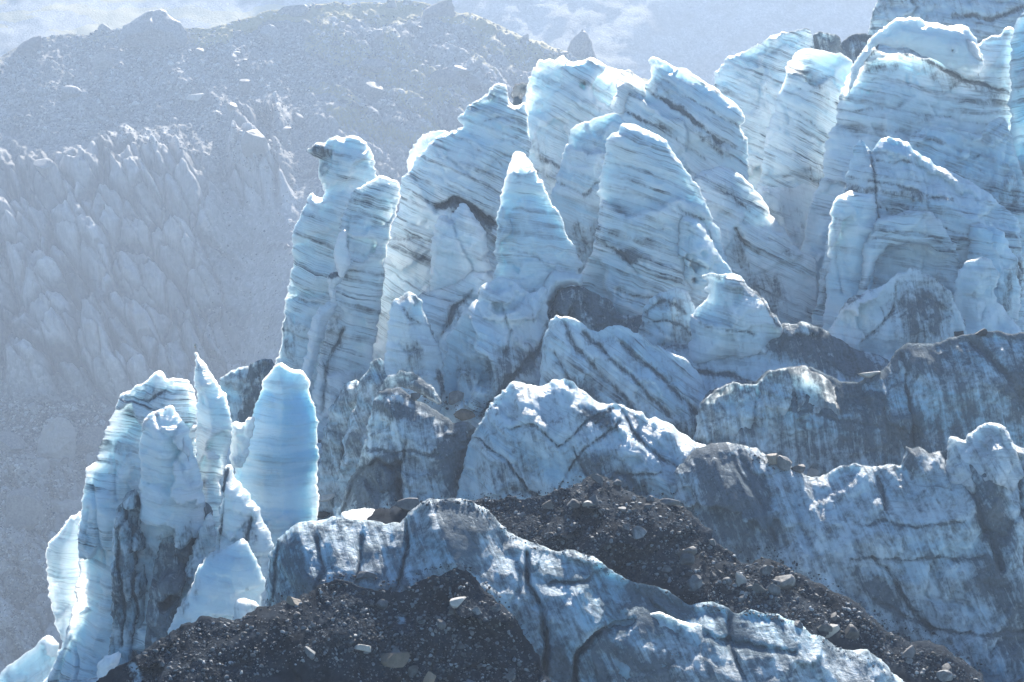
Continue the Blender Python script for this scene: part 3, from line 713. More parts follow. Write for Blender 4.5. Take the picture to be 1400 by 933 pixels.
wall21 = ice("ice_ridge", "long dark-streaked ice wall with debris humps on its top across the right half", "ice ridge", 272,
    [(930, 700), (945, 610), (957, 560), (962, 546), (970, 538), (981, 531), (993, 526), (1005, 523), (1020, 523), (1032, 522), (1040, 514), (1046, 509), (1058, 505), (1070, 503), (1085, 501), (1100, 499), (1114, 505),
     (1130, 512), (1150, 522), (1171, 525), (1190, 513), (1211, 500), (1220, 488), (1230, 478), (1244, 471), (1260, 471), (1277, 470), (1292, 464), (1305, 459), (1321, 456), (1339, 453), (1357, 455), (1375, 455),
     (1400, 457), (1450, 460), (1450, 700)], 670, 9, 10, lean=.2, dip=6, bands=.5, dirt=.34, tint=.75, flow=82, r=5, R=60, crest=(9, .35), facets=.6,
    patches=[(1075, 520, 70, 22, 5, .5), (1000, 560, 45, 28, -25, .6), (1150, 540, 60, 18, 0, .7), (1260, 490, 40, 14, 0, .4), (1385, 530, 25, 45, 20, .4), (1200, 580, 90, 35, 0, .25)],
    lines=[([(975, 540), (1030, 525), (1040, 560)], 4, .4, 1.2), ([(1330, 470), (1370, 510), (1400, 560)], 7, .5, 1.2), ([(1040, 550), (1120, 560), (1200, 580)], 2.5, .4, .4), ([(1230, 480), (1236, 540), (1240, 600)], 3, .3, .8)])
ice("hump", "", "", 268, [(950, 600), (955, 562), (962, 546), (971, 538), (982, 531), (1005, 523), (1030, 523), (1046, 510), (1070, 503), (1100, 500), (1122, 509), (1142, 530), (1150, 562), (1138, 602), (1060, 622), (985, 610)], 670, 6, 6, lean=.2, dip=6, bands=.6, dirt=.46, flow=80, tint=.7, parent=wall21, crest=(16, .15), lines=[([(1033, 530), (1030, 560), (1028, 600)], 3, .1, .8)])
ice("serac", "knobby debris-topped ice block with a dark smooth undercut hollow, left of centre", "serac", 263,
    [(448, 760), (462, 700), (474, 665), (486, 640), (497, 606), (505, 575), (511, 552), (516, 536), (530, 532), (545, 530), (562, 541), (578, 548), (592, 556), (606, 566), (622, 578), (640, 575), (655, 590), (655, 760)], 720, 7, 9,
    lean=.2, dip=8, bands=.5, dirt=.26, tint=.5, flow=80, r=5, R=45, crest=(10, .4), patches=[(520, 650, 60, 34, -30, .55), (625, 610, 35, 60, 10, .4), (540, 555, 40, 12, 15, .4)],  # first patch darkens the undercut hollow
    lines=[([(470, 700), (490, 645), (520, 625), (545, 640), (555, 680)], 4, .35, 1.6), ([(556, 600), (552, 640), (548, 680)], 2.5, .2, 1.0), ([(500, 610), (560, 612), (620, 622)], 3, .4, .4)], group=MID)
ice("ice_lip", "mottled upturned ice lip arching over a dark cavity in the debris pocket", "ice lip", 270,
    [(512, 580), (514, 545), (520, 528), (530, 514), (548, 508), (562, 508), (578, 516), (590, 526), (598, 540), (604, 552), (590, 548), (575, 540), (560, 530), (542, 530), (530, 540), (528, 580)], 560, 3, 8, dip=15, bands=.9, dirt=.42, tint=.1, r=3, sheet=False)
ice("ice_ridge", "hump of cracked blue ice with a bright snowy crest above the rubble mound", "ice ridge", 259,
    [(612, 760), (622, 690), (632, 640), (643, 605), (653, 583), (664, 565), (676, 548), (690, 530), (702, 523), (720, 524), (732, 526), (744, 524), (754, 518), (771, 516), (783, 522), (795, 531), (807, 542), (819, 550),
     (834, 551), (850, 556), (864, 562), (878, 566), (888, 573), (905, 575), (915, 580), (926, 587), (937, 596), (946, 604), (967, 609), (985, 640), (985, 760)], 720, 9, 10, lean=.3, dip=28, bands=.6, dirt=.12, tint=.7,
    r=7, R=60, facets=1.4, flow=75, patches=[(830, 640, 60, 30, 20, .4), (820, 570, 40, 14, 25, .45), (700, 640, 40, 30, 0, .2), (860, 660, 30, 16, 0, .5)],
    lines=[([(690, 580), (735, 575), (760, 600), (800, 570), (840, 555)], 2, .42, .8), ([(745, 690), (770, 640), (800, 600), (845, 575)], 2, .42, .8), ([(650, 600), (690, 620), (720, 660), (745, 670)], 2, .42, .9),
           ([(780, 600), (800, 640), (830, 660)], 2, .42, .6), ([(790, 680), (840, 640), (900, 630)], 2, .42, .6), ([(850, 560), (880, 600), (930, 640)], 3, .4, .7)])
wall26 = ice("ice_wall", "great right-hand ice wall streaked with dirt, with horned crest and dark left shoulder", "ice wall", 246,
    [(880, 960), (895, 760), (910, 690), (920, 665), (926, 640), (935, 628), (943, 620), (952, 612), (963, 608), (980, 606), (994, 605), (1008, 606), (1022, 610), (1039, 617), (1060, 627), (1080, 638), (1102, 649), (1120, 655),
     (1129, 648), (1139, 642), (1153, 637), (1168, 633), (1179, 636), (1190, 639), (1204, 637), (1220, 637), (1232, 637), (1235, 622), (1239, 610), (1246, 615), (1255, 611), (1262, 613), (1270, 620), (1282, 617), (1294, 614), (1295, 602),
     (1297, 592), (1303, 597), (1312, 600), (1321, 602), (1326, 594), (1332, 588), (1342, 583), (1354, 580), (1363, 581), (1372, 584), (1380, 595), (1386, 606), (1400, 612), (1450, 620), (1450, 960)], 920, 11, 10, lean=.3, yaw=-.12,
    dip=4, bands=.55, dirt=.22, tint=.35, flow=70, r=5, R=80, crest=(6, .15), facets=.8,
    patches=[(985, 640, 80, 40, 30, .48), (1000, 700, 70, 50, 50, .34), (1320, 640, 50, 24, 30, .4), (1345, 700, 26, 40, 0, .6), (1240, 625, 14, 18, 0, .4), (1340, 780, 40, 40, 20, .5), (1190, 790, 50, 20, 45, .4), (1200, 880, 120, 40, 25, .4), (1380, 850, 40, 60, 0, .35)],
    lines=[([(1160, 700), (1230, 705), (1300, 704)], 2.5, .35, .3), ([(1150, 745), (1230, 750), (1330, 748)], 2.5, .35, .3), ([(1180, 745), (1215, 790), (1260, 850)], 5, .4, .9), ([(1200, 650), (1204, 690)], 5, .45, .6),
           ([(1290, 620), (1310, 650), (1330, 700), (1350, 760)], 7, .45, 1.3), ([(1000, 620), (1030, 680), (1050, 730)], 4, .35, .8), ([(1180, 800), (1260, 845), (1400, 850)], 3, .4, .5), ([(1380, 600), (1384, 680), (1390, 760)], 4, .35, .9)])
ice("horn", "", "", 243, [(1290, 690), (1292, 640), (1295, 602), (1297, 592), (1303, 597), (1312, 600), (1321, 602), (1326, 594), (1332, 588), (1342, 583), (1354, 580), (1363, 581), (1372, 584), (1380, 595), (1387, 608), (1398, 640), (1390, 690), (1340, 705)], 920, 6, 6, lean=.3, dip=8, bands=.6, dirt=.36, flow=66, tint=.15, parent=wall26)

# --- left edge of the glacier
ice("ice_block", "pair of grey-blue ice chips in the gap right of the needle spire", "ice block", 292,
    [(298, 580), (300, 535), (302, 519), (318, 508), (330, 504), (341, 502), (345, 520), (335, 560), (330, 580)], 560, 3, 4, dip=10, dirt=.2, tint=.5, bands=.6)
ice("ice_block", "dirt-smeared ice wedge tucked left of the towers' foot", "ice block", 288,
    [(322, 590), (328, 560), (335, 525), (343, 497), (354, 491), (364, 489), (374, 491), (378, 520), (375, 590)], 570, 3, 4, dip=-20, dirt=.5, tint=.5, bands=.6)
ice("serac", "smooth deep blue bullet-shaped serac with two pale horns", "serac", 256,
    [(318, 760), (319, 680), (319, 629), (324, 601), (334, 590), (344, 579), (348, 560), (352, 541), (356, 529), (360, 519), (369, 509), (374, 502), (380, 497), (386, 496), (390, 502), (396, 507), (404, 509), (411, 508), (417, 512), (421, 520),
     (424, 529), (429, 552), (432, 575), (434, 596), (435, 650), (435, 700), (420, 760)], 750, 7, 8, lean=.1, dip=4, bands=.55, dirt=.03, tint=.75, r=4, R=45, rough=.6, facets=.5,
    patches=[(395, 640, 40, 16, 10, .22), (330, 640, 10, 40, 0, .25)], group=FR)
ice("ice_block", "two small white knobs of ice at the left foot of the blue bullet serac", "ice block", 252,
    [(314, 640), (315, 600), (317, 580), (323, 575), (330, 580), (334, 576), (342, 570), (348, 568), (349, 580), (340, 610), (333, 640)], 640, 2, 3, dip=10, bands=.3, tint=.2, sheet=False)
ice("serac", "tall outermost banded serac with a crumbly bright top at the glacier's left edge", "serac", 252,
    [(20, 1010), (60, 940), (82, 890), (95, 850), (104, 827), (106, 780), (107, 750), (110, 710), (113, 678), (116, 655), (119, 640), (126, 634), (132, 632), (135, 618), (137, 607), (144, 588), (151, 568), (158, 553), (165, 541), (176, 533),
     (188, 525), (203, 519), (210, 512), (217, 509), (223, 513), (228, 519), (236, 516), (246, 517), (253, 519), (259, 521), (264, 527), (268, 540), (270, 560), (272, 651), (280, 750), (270, 1010)], 960, 8, 8, lean=.1, dip=9, bands=1.3,
    r=4, R=45, tint=.35, patches=[(215, 540, 30, 12, 20, .4), (200, 660, 30, 60, 10, .25)], lines=[([(170, 540), (205, 545), (230, 535)], 3, .4, .5), ([(148, 600), (160, 640), (165, 680)], 2.5, .3, .7), ([(118, 640), (140, 690), (150, 760)], 2.5, .3, .7),
    ([(108, 720), (104, 800), (92, 880), (80, 930)], 3.5, .4, 1.2), ([(110, 880), (118, 940)], 2.5, .3, 1.0), ([(128, 690), (122, 725)], 2, .2, .7)], group=FR)
ice("serac", "thin glowing ice blade at the far left margin in front of the valley rocks", "serac", 258,
    [(40, 960), (75, 910), (84, 880), (76, 855), (68, 830), (63, 805), (61, 780), (63, 755), (69, 742), (74, 733), (80, 724), (87, 718), (93, 709), (101, 702), (110, 697), (118, 720), (116, 800), (108, 860), (96, 900), (85, 960)], 950, 3.5, 4,
    lean=.06, dip=6, bands=.6, r=4, R=22, tint=.1, rough=.5, group=FR)
l3 = ice("serac", "flat-faced serac with a bright snowy shelf on top, left of the needle spire", "serac", 243,
    [(170, 900), (182, 800), (188, 740), (190, 695), (191, 670), (192, 651), (193, 610), (195, 580), (203, 569), (214, 562), (225, 560), (231, 553), (236, 549), (240, 558), (243, 569), (250, 577), (258, 586), (262, 600), (267, 620), (273, 645),
     (280, 675), (285, 740), (290, 900)], 880, 6, 7, lean=.1, dip=8, bands=.9, r=4, R=35, tint=.25, patches=[(245, 745, 35, 50, 35, .75), (205, 740, 10, 60, 0, .3), (225, 830, 40, 40, 0, .3)],
    lines=[([(213, 563), (240, 600), (262, 650), (278, 678)], 3, .3, .5)], group=FR)
ice("ledge", "", "", 241, [(194, 590), (198, 575), (207, 566), (222, 561), (234, 552), (240, 566), (250, 592), (262, 625), (258, 635), (244, 605), (228, 585), (210, 578), (200, 582)], 640, 3, 4, lean=.8, bands=.3, tint=0, r=5, parent=l3, rough=.4)
ice("serac", "needle-pointed greenish ice spire, the sharpest on the left", "serac", 249,
    [(258, 740), (266, 690), (269, 656), (269, 600), (268, 557), (267, 510), (266, 469), (269, 476), (272, 484), (276, 492), (283, 503), (291, 514), (300, 526), (308, 538), (311, 548), (313, 557), (315, 575), (317, 596), (313, 620), (308, 640), (300, 660),
     (305, 740)], 730, 5, 5, lean=.08, dip=6, bands=.9, r=4, R=26, tint=.2, rough=.7, patches=[(285, 655, 20, 12, 0, .5)], group=FR)
ice("ice_pillar", "dark grooved ice column between the outermost serac and the shelf-topped one", "ice pillar", 243,
    [(145, 960), (152, 860), (154, 780), (156, 720), (160, 695), (167, 682), (177, 672), (187, 667), (194, 690), (200, 760), (206, 850), (215, 960)], 940, 4, 5, lean=.08, dip=4, bands=.5, dirt=.28, flow=86, tint=.6, patches=[(172, 800, 14, 90, 5, .3)],
    lines=[([(170, 690), (172, 780), (168, 880)], 3, .3, .8), ([(188, 680), (190, 800), (185, 900)], 3, .4, .9)])
ice("ice_mound", "black dirt-coated ice rubble filling the hollow between the left spires", "ice mound", 239,
    [(195, 900), (205, 800), (215, 750), (225, 712), (235, 705), (245, 715), (255, 698), (272, 688), (285, 690), (292, 720), (280, 780), (262, 900)], 880, 4, 4, lean=.4, dip=40, dirt=.55, bands=.8, facets=1.8, tint=.2)
ice("ice_fin", "slender dirty fin rising left of the crumpled small spire", "ice fin", 240,
    [(222, 900), (236, 840), (250, 790), (262, 755), (272, 725), (280, 708), (289, 699), (295, 715), (296, 735), (285, 780), (270, 840), (262, 900)], 880, 3, 4, dip=10, lean=.1, bands=.5, dirt=.15, flow=75, tint=.3)
ice("serac", "crumpled small spire with a crooked black tip beside the blue bullet serac", "serac", 237,
    [(278, 830), (292, 770), (299, 720), (303, 690), (305, 667), (308, 650), (313, 633), (316, 645), (322, 656), (330, 660), (336, 668), (344, 681), (352, 695), (358, 708), (368, 722), (374, 744), (370, 760), (364, 778), (362, 830)], 820, 4.5, 5, lean=.1,
    dip=12, bands=.9, facets=1.6, r=4, R=25, tint=.2, patches=[(309, 655, 10, 22, 0, .9), (345, 725, 14, 30, -20, .55), (300, 720, 8, 30, 10, .5)], lines=[([(312, 640), (306, 700), (296, 760)], 3, .6, 1.0), ([(345, 700), (342, 740), (350, 770)], 3, .4, .8)], group=FR)
ice("serac", "stubby clear ice tooth in front of the crumpled spire, above the black mound", "serac", 231,
    [(225, 900), (231, 862), (243, 832), (258, 805), (268, 780), (280, 762), (293, 755), (306, 752), (316, 743), (324, 738), (331, 736), (337, 742), (344, 756), (352, 772), (358, 784), (363, 795), (360, 812), (356, 830), (350, 900)], 880, 4.5, 5, lean=.12, dip=8,
    bands=.4, r=4, R=30, tint=.5, rough=.7, patches=[(255, 815, 18, 40, 25, .5), (290, 757, 25, 7, -8, .5), (345, 800, 10, 12, 0, .5)], group=FR)
ice("ice_block", "small round white ice lump at the foot of the stubby tooth", "ice block", 226,
    [(314, 860), (317, 838), (321, 826), (328, 820), (337, 817), (346, 820), (352, 828), (354, 860)], 860, 2, 2.5, r=5, R=14, bands=.2, dirt=.12, tint=0, sheet=False)
ice("ice_block", "thin translucent ice slab tilted on the left end of the black mound", "ice block", 219,
    [(130, 950), (133, 918), (136, 906), (142, 900), (152, 894), (162, 890), (167, 896), (166, 906), (158, 914), (148, 950)], 950, 1.2, 1.5, r=3, R=10, bands=.2, tint=.1, sheet=False)
ice("ice_ramp", "smooth pale ice ramp running down the lower left corner beneath the glowing blade", "ice ramp", 262,
    [(-60, 1010), (-20, 940), (5, 914), (30, 896), (52, 882), (66, 868), (80, 880), (90, 920), (80, 1010)], 990, 3, 5, lean=.5, dip=-30, bands=.4, tint=.2)

# --- front ridge and the rubble mounds
ridge27 = ice("ice_ridge", "long white-crested ice ridge winding down across the front between two rubble mounds", "ice ridge", 207,
    [(355, 1010), (358, 860), (363, 819), (364, 798), (366, 777), (370, 757), (377, 741), (391, 724), (407, 716), (424, 711), (450, 711), (477, 710), (495, 711), (513, 713), (530, 716), (549, 717), (556, 708), (565, 698), (575, 689), (584, 684), (600, 679), (624, 679), (642, 685),
     (660, 694), (678, 711), (696, 726), (714, 736), (731, 742), (745, 748), (760, 751), (778, 752), (796, 754), (814, 764), (831, 776), (848, 786), (864, 794), (872, 797), (881, 795), (898, 801), (917, 810), (930, 818), (944, 826), (955, 824),
     (968, 825), (986, 828), (1007, 837), (1030, 835), (1050, 837), (1070, 842), (1093, 850), (1104, 860), (1114, 871), (1130, 876), (1146, 886), (1165, 886), (1186, 889), (1204, 903), (1221, 918), (1240, 934), (1260, 960), (1270, 1010)], 980, 10, 10,
    lean=.36, yaw=.02, dip=6, bands=.5, dirt=.30, tint=.75, r=7, R=70, flow=62, rough=.6,
    patches=[(640, 705, 40, 16, 20, .3), (405, 780, 40, 60, -10, .25), (900, 830, 45, 28, 30, .4), (870, 905, 90, 40, 10, .25), (620, 720, 30, 20, 40, .35), (990, 935, 60, 22, 10, .6), (760, 900, 40, 50, 0, .4), (1000, 850, 25, 10, 20, .4)],
    lines=[([(556, 712), (560, 740), (545, 790)], 4, .2, 1.6), ([(722, 755), (722, 790), (742, 820), (745, 870), (740, 940)], 4.5, .10, 2.2), ([(750, 790), (800, 788), (830, 778)], 3, .25, 1.0), ([(785, 960), (785, 880), (810, 855), (860, 840)], 4, .4, 1.6),
           ([(380, 745), (375, 790), (372, 830)], 3, .4, .6), ([(860, 800), (930, 850), (1000, 870), (1080, 880)], 4, .18, 1.2), ([(1000, 840), (990, 870), (1010, 900)], 4, .3, 1.0), ([(440, 730), (450, 770), (430, 810)], 4, .35, .9), ([(500, 730), (495, 780)], 4, .25, .8)])
ice("fold", "", "", 205, [(780, 1000), (783, 900), (790, 872), (805, 858), (830, 847), (862, 841), (900, 838), (945, 850), (985, 872), (1003, 898), (1000, 925), (960, 945), (920, 1000)], 980, 6, 6, lean=.36, dip=10, bands=.5, dirt=.36, flow=60, tint=.7, parent=ridge27, rough=.6, R=60, lines=[([(835, 870), (832, 900), (822, 930)], 2.5, .4, .5)])
ice("ice_ledge", "thin pale ice ledge with a white rim lying behind the front ridge's left hump", "ice ledge", 222,
    [(460, 730), (468, 702), (480, 698), (500, 697), (520, 700), (540, 704), (556, 708), (560, 730)], 730, 3, 5, lean=.8, bands=.2, tint=.2, r=5, R=15, sheet=False)
KW = dict(mat=M["rubble"], bands=0, r=4, tint=0, rock=True, facets=.7, flow=0)
ice("rubble_mound", "wide slope of dark broken rock between the front ridge and the streaked right wall", "rubble mound", 214,
    [(440, 1000), (450, 720), (500, 697), (530, 696), (560, 690), (600, 684), (640, 684), (680, 681), (715, 682), (750, 676), (775, 668), (789, 663), (803, 655), (817, 648), (828, 653), (839, 661), (856, 668), (874, 675), (900, 683), (924, 690), (940, 700),
     (955, 712), (971, 726), (985, 745), (1000, 760), (1012, 770), (1030, 774), (1060, 790), (1090, 840), (1150, 1000)], 860, 5, 8, lean=1.05, jag=2.2, rough=1.2, **KW)
ice("rubble_mound", "black shaded rubble hump under the right wall, running down to the bottom edge", "rubble mound", 214,
    [(960, 1000), (985, 800), (1000, 782), (1018, 775), (1035, 766), (1053, 761), (1068, 768), (1082, 779), (1105, 791), (1128, 803), (1152, 815), (1175, 828), (1190, 840), (1203, 853), (1223, 866), (1243, 878), (1268, 880), (1293, 886), (1312, 898), (1328, 910), (1350, 934),
     (1380, 1000)], 940, 5, 8, lean=.8, jag=2.4, rough=1.3, **KW)
ice("rubble_mound", "near black rubble-covered ice mound with a steep dark face at the bottom left", "rubble mound", 190,
    [(80, 1060), (120, 950), (135, 931), (147, 922), (159, 915), (176, 903), (192, 893), (206, 884), (220, 876), (232, 868), (242, 860), (253, 853), (264, 849), (275, 843), (290, 844), (305, 846), (319, 846), (336, 838), (352, 832), (363, 828), (374, 827), (387, 822),
     (399, 819), (416, 811), (434, 801), (445, 797), (456, 791), (466, 794), (477, 797), (490, 803), (510, 806), (530, 806), (549, 808), (566, 799), (581, 791), (600, 783), (620, 778), (638, 784), (650, 790), (664, 808), (678, 820), (690, 832), (706, 848), (716, 864), (728, 884),
     (740, 908), (756, 936), (780, 1060)], 1010, 5, 8, lean=.65, jag=2.2, rough=1.3, lines=[([(460, 800), (530, 830), (600, 880)], 8, .35, 0), ([(540, 805), (560, 830), (545, 850)], 10, .45, 0), ([(180, 910), (200, 925), (170, 945)], 9, .5, 0)],  # right-hand streaks paint in grazing sunlight, left-end ones are exposed ice
    patches=[(480, 905, 40, 50, 30, .35), (180, 920, 30, 20, 20, .4)], **KW)

# ------------------------------------------------------------------ the glacier's surface between the seracs
def grid_faces(nr, nc):
    i = np.arange((nr - 1) * (nc - 1))
    r, c = i // (nc - 1), i % (nc - 1)
    a = r * nc + c
    return np.stack([a, a + 1, a + nc + 1, a + nc], 1).astype(np.int32)


B3 = np.array(BASES + [tuple(at(px, 1150, 170)) for px in (0, 300, 600, 900, 1200, 1500)] + [tuple(at(px, 1500, 140)) for px in (0, 500, 1000, 1500)])
gx = np.arange(-75, 135, 1.5); gy = np.arange(120, 440, 1.5)
X, Y = np.meshgrid(gx, gy); X = X.ravel(); Y = Y.ravel()
Z = np.zeros(len(X))
for k in range(0, len(X), 4000):
    d2 = (X[k:k + 4000, None] - B3[None, :, 0]) ** 2 + 1.6 * (Y[k:k + 4000, None] - B3[None, :, 1]) ** 2 + 9
    w = d2 ** -2.0
    Z[k:k + 4000] = (w * B3[None, :, 2]).sum(1) / w.sum(1)
mY = np.array([120, 190, 225, 245, 258, 270, 300, 325, 345, 360, 390, 440.])
mP = np.array([-500, -120, 0, 40, 90, 230, 290, 318, 440, 640, 960, 1250.])
mX = np.interp(Y, mY, [at(p, 500, y)[0] for p, y in zip(mP, mY)])
P3 = np.stack([X, Y, Z], 1)
Z = Z + 1.3 * fbm(P3 * .12, 501, 4) + .35 * fbm(P3 * .5, 502, 3) - 2.8
drop = np.maximum(0, mX - X)
back = np.maximum(0, Y - 415)
Z = Z - 2.8 * drop - 2.5 * back
Z = np.maximum(Z, 16)
V = np.stack([X, Y, Z], 1)
me = mesh_from("glacier", V, grid_faces(len(gy), len(gx)), M["ice"], True,
               dict(strata=np.stack([X, Z, Y], 1), dirt=np.full(len(V), .38), bandw=np.full(len(V), .7), tint=np.full(len(V), .7), flowc=np.stack([X, Z, 0 * X], 1)))
link("glacier", me, kind="structure")
SURF.append((V, grid_faces(len(gy), len(gx))))

# ------------------------------------------------------------------ the rocky hillside across the valley, and the valley floor
CR = np.array([(-1500, 60), (-300, 70), (0, 78), (25, 66), (55, 50), (100, 46), (165, 42), (255, 42), (300, 33), (345, 20), (400, 10), (440, 4), (500, 2), (560, 2), (600, 8), (640, 17), (680, 34), (722, 52), (770, 70), (800, 82), (850, 97),
               (900, 118), (1000, 160), (1200, 230), (2600, 500)], float)
pxs = np.concatenate([np.linspace(-1500, -430, 40), np.arange(-425, -57, 4.5), np.arange(-56, 930, 2.1), np.linspace(935, 2600, 40)])
ws = np.concatenate([np.linspace(0, 1, 430)])
YP = np.array([(0, 0, 0)])
PXg, Wg = np.meshgrid(pxs, ws)
cr = np.interp(PXg, CR[:, 0], CR[:, 1])
cr = cr + 4.5 * fbm(np.stack([PXg.ravel() * .035, 0 * PXg.ravel(), 0 * PXg.ravel()], 1), 59, 5, .62).reshape(PXg.shape)
PYg = cr + Wg * (985 - cr)
rowpy = np.array([-40, 45, 110, 170, 215, 300, 420, 520, 560, 640, 760, 933, 985.])
rowY = np.array([884, 860, 832, 806, 786, 762, 738, 718, 706, 682, 652, 612, 598.])
# the cliff band dies out to the right, where a talus gully runs down
right = sstep(300, 420, PXg)
rowY2 = np.array([905, 870, 838, 808, 786, 748, 704, 670, 656, 630, 604, 584, 578.])
Yg = np.interp(PYg, rowpy, rowY) * (1 - right) + np.interp(PYg, rowpy, rowY2) * right
Yg = Yg + 10 * vnoise(np.stack([PXg.ravel() * .006, PYg.ravel() * .003, 0 * PXg.ravel()], 1), 60).reshape(PXg.shape)
Yg = Yg * HS
Pg = at(PXg.ravel(), PYg.ravel(), Yg.ravel())
px = PXg.ravel(); py = PYg.ravel()
cliff = sstep(175, 250, py + .05 * px + 25 * vnoise(np.stack([px * .012, py * .004, 0 * px], 1), 61)) * (1 - sstep(500, 560, py - .12 * px + 14 * vnoise(np.stack([px * .02, py * .01, 0 * px], 1), 62)))
cliff *= 1 - sstep(255, 345, px - .22 * (py - 300) + 18 * vnoise(np.stack([px * .01, py * .02, 0 * px], 1), 63))
rib = sstep(120, 165, py) * (1 - sstep(250, 330, py)) * sstep(300, 325, px) * (1 - sstep(370, 420, px))       # the bright knob above the gully
rib2 = sstep(0, 60, py) * (1 - sstep(240, 300, py)) * sstep(400, 470, px) * .55                                # dipping slabs upper right
low = sstep(600, 660, py) * (1 - sstep(140, 200, px)) * .75                                                    # slabs at the lower left
C = np.clip(np.maximum(np.maximum(cliff, rib), np.maximum(rib2, low)), 0, 1)
# relief along the view-independent outward direction (up and towards the valley)
m = .62
wz = np.stack([px, py, 0 * px], 1) * .012
wa = fbm(wz, 70, 3) * 9; wb = fbm(wz + 40, 71, 3) * 9
dome = lambda e: 1 - (1 - e) ** 2


def slabs(deg, lw, ll, sd):
    """jointed slabs whose long side runs down the slope at this angle: relief, joint lines, downslope lineation"""
    a = math.radians(deg)
    u = (px * math.cos(a) + py * math.sin(a)) * m
    v = (-px * math.sin(a) + py * math.cos(a)) * m
    b1 = worley(np.stack([(v + wa) / lw, (u + wb) / ll, 0 * u], 1), sd)
    b2 = worley(np.stack([(v + .6 * wb) / lw * 2.3, (u + .6 * wa) / ll * 2.2, 0 * u], 1), sd + 1)
    b3 = worley(np.stack([(v + .3 * wa) / lw * 6, (u + .3 * wb) / ll * 5, 0 * u], 1), sd + 2)
    e1 = np.clip((b1[1] - b1[0]) / .5, 0, 1); e2 = np.clip((b2[1] - b2[0]) / .5, 0, 1); e3 = np.clip((b3[1] - b3[0]) / .4, 0, 1)
    rg = ridged(np.stack([v * .05, u * .012, 0 * u], 1), sd + 3, 4)
    rel = 4.2 * dome(e1) + 5.5 * (b1[2] - .5) + 10 * b1[4] + 1.9 * dome(e2) + 2.6 * (b2[2] - .5) + 5.5 * b2[4] + .3 * dome(e3) + .8 * (b3[2] - .5) + 2.6 * b3[4] + 2.6 * rg
    cr_ = np.maximum(1 - sstep(.02, .16, b1[1] - b1[0]), .8 * (1 - sstep(.02, .16, b2[1] - b2[0])))
    tone = .30 + .65 * b1[2] + .6 * b2[2] + .3 * b3[2]
    return rel, cr_, tone, ridged(np.stack([v * .05, u * .015, 0 * u], 1), sd + 4, 3)


rA, cA, tA, _ = slabs(60, 33, 66, 72)
rB, cB, tB, lineB = slabs(33, 12, 46, 272)
kB = sstep(395, 440, px)
relief = C * (rA * (1 - kB) + .7 * rB * kB)
rub1 = worley(np.stack([px / 16, py / 12, 0 * px], 1), 76); rub2 = worley(np.stack([px / 7.5 + wa * .1, py / 5.5 + wb * .1, 0 * px], 1), 77)
hump = lambda wv, r: np.sqrt(np.clip(1 - (wv[0] / r) ** 2, 0, 1))
S = 1 - C
relief += S * (1.6 * hump(rub1, .42) * (rub1[2] > .72) + .7 * hump(rub2, .48) * (rub2[2] > .35) + 3.0 * fbm(np.stack([px * .02, py * .02, 0 * px], 1), 78, 4))
gully = sstep(290, 320, px) * (1 - sstep(400, 450, px)) * sstep(230, 300, py)
relief = relief * (1 - .55 * gully)
relief += 1.0 * fbm(np.stack([px * .12, py * .12, 0 * px], 1), 79, 4) * .6
fadeedge = sstep(0, .02, Wg.ravel()) * (1 - sstep(.97, 1, Wg.ravel()))
relief = relief * HS * (1.0 + .9 * C)
Pg[:, 1] -= relief * .82 * fadeedge
Pg[:, 2] += relief * .57 * fadeedge
scree = np.clip(S + .15, 0, 1) * (1 - .5 * gully)
turf = (1 - sstep(10, 34, py - cr.ravel() + 12 * vnoise(wz * 3, 80))) * (.5 * sstep(230, 330, px) + .42) + .52 * sstep(380, 430, px) * (1 - sstep(150, 230, py - .25 * (px - 400))) * sstep(.0, .5, lineB)
turf += .22 * np.exp(-((py - 195 - .3 * px) / 25) ** 2) * (px < 120)
rust = .75 * np.exp(-((px - 186 - .12 * (py - 440)) / 9) ** 2) * np.exp(-((py - 455) / 40) ** 2)
crack = C * (cA * (1 - kB) + cB * kB)
# rows that carry the ground on: over the crest and down the back, and across the valley floor under the glacier
nr, nc = PXg.shape
top = Pg[:nc]; bot = Pg[-nc:]
zb = bot[:, 2].mean()
extra_top = [top + np.array([0, dy, dz]) for dy, dz in ((420, -160), (220, -80), (80, -24))]
extra_bot = [np.stack([bot[:, 0], np.full(nc, y_), bot[:, 2] * k + (1 - k) * 12], 1) for y_, k in ((1140, .8), (1000, .4), (760, .1), (400, 0), (0, 0), (-200, 0))]
V = np.concatenate(extra_top + [Pg] + extra_bot)
pad = lambda a, f=0.0: np.concatenate([np.full(nc * 3, f), a, np.full(nc * 6, f)])
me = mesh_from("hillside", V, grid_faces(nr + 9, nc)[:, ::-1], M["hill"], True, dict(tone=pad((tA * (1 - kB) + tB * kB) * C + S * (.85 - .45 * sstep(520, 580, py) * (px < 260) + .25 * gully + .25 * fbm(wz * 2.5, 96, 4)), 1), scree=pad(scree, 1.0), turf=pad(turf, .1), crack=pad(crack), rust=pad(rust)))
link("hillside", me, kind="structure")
SURF.append((V, grid_faces(nr + 9, nc)))

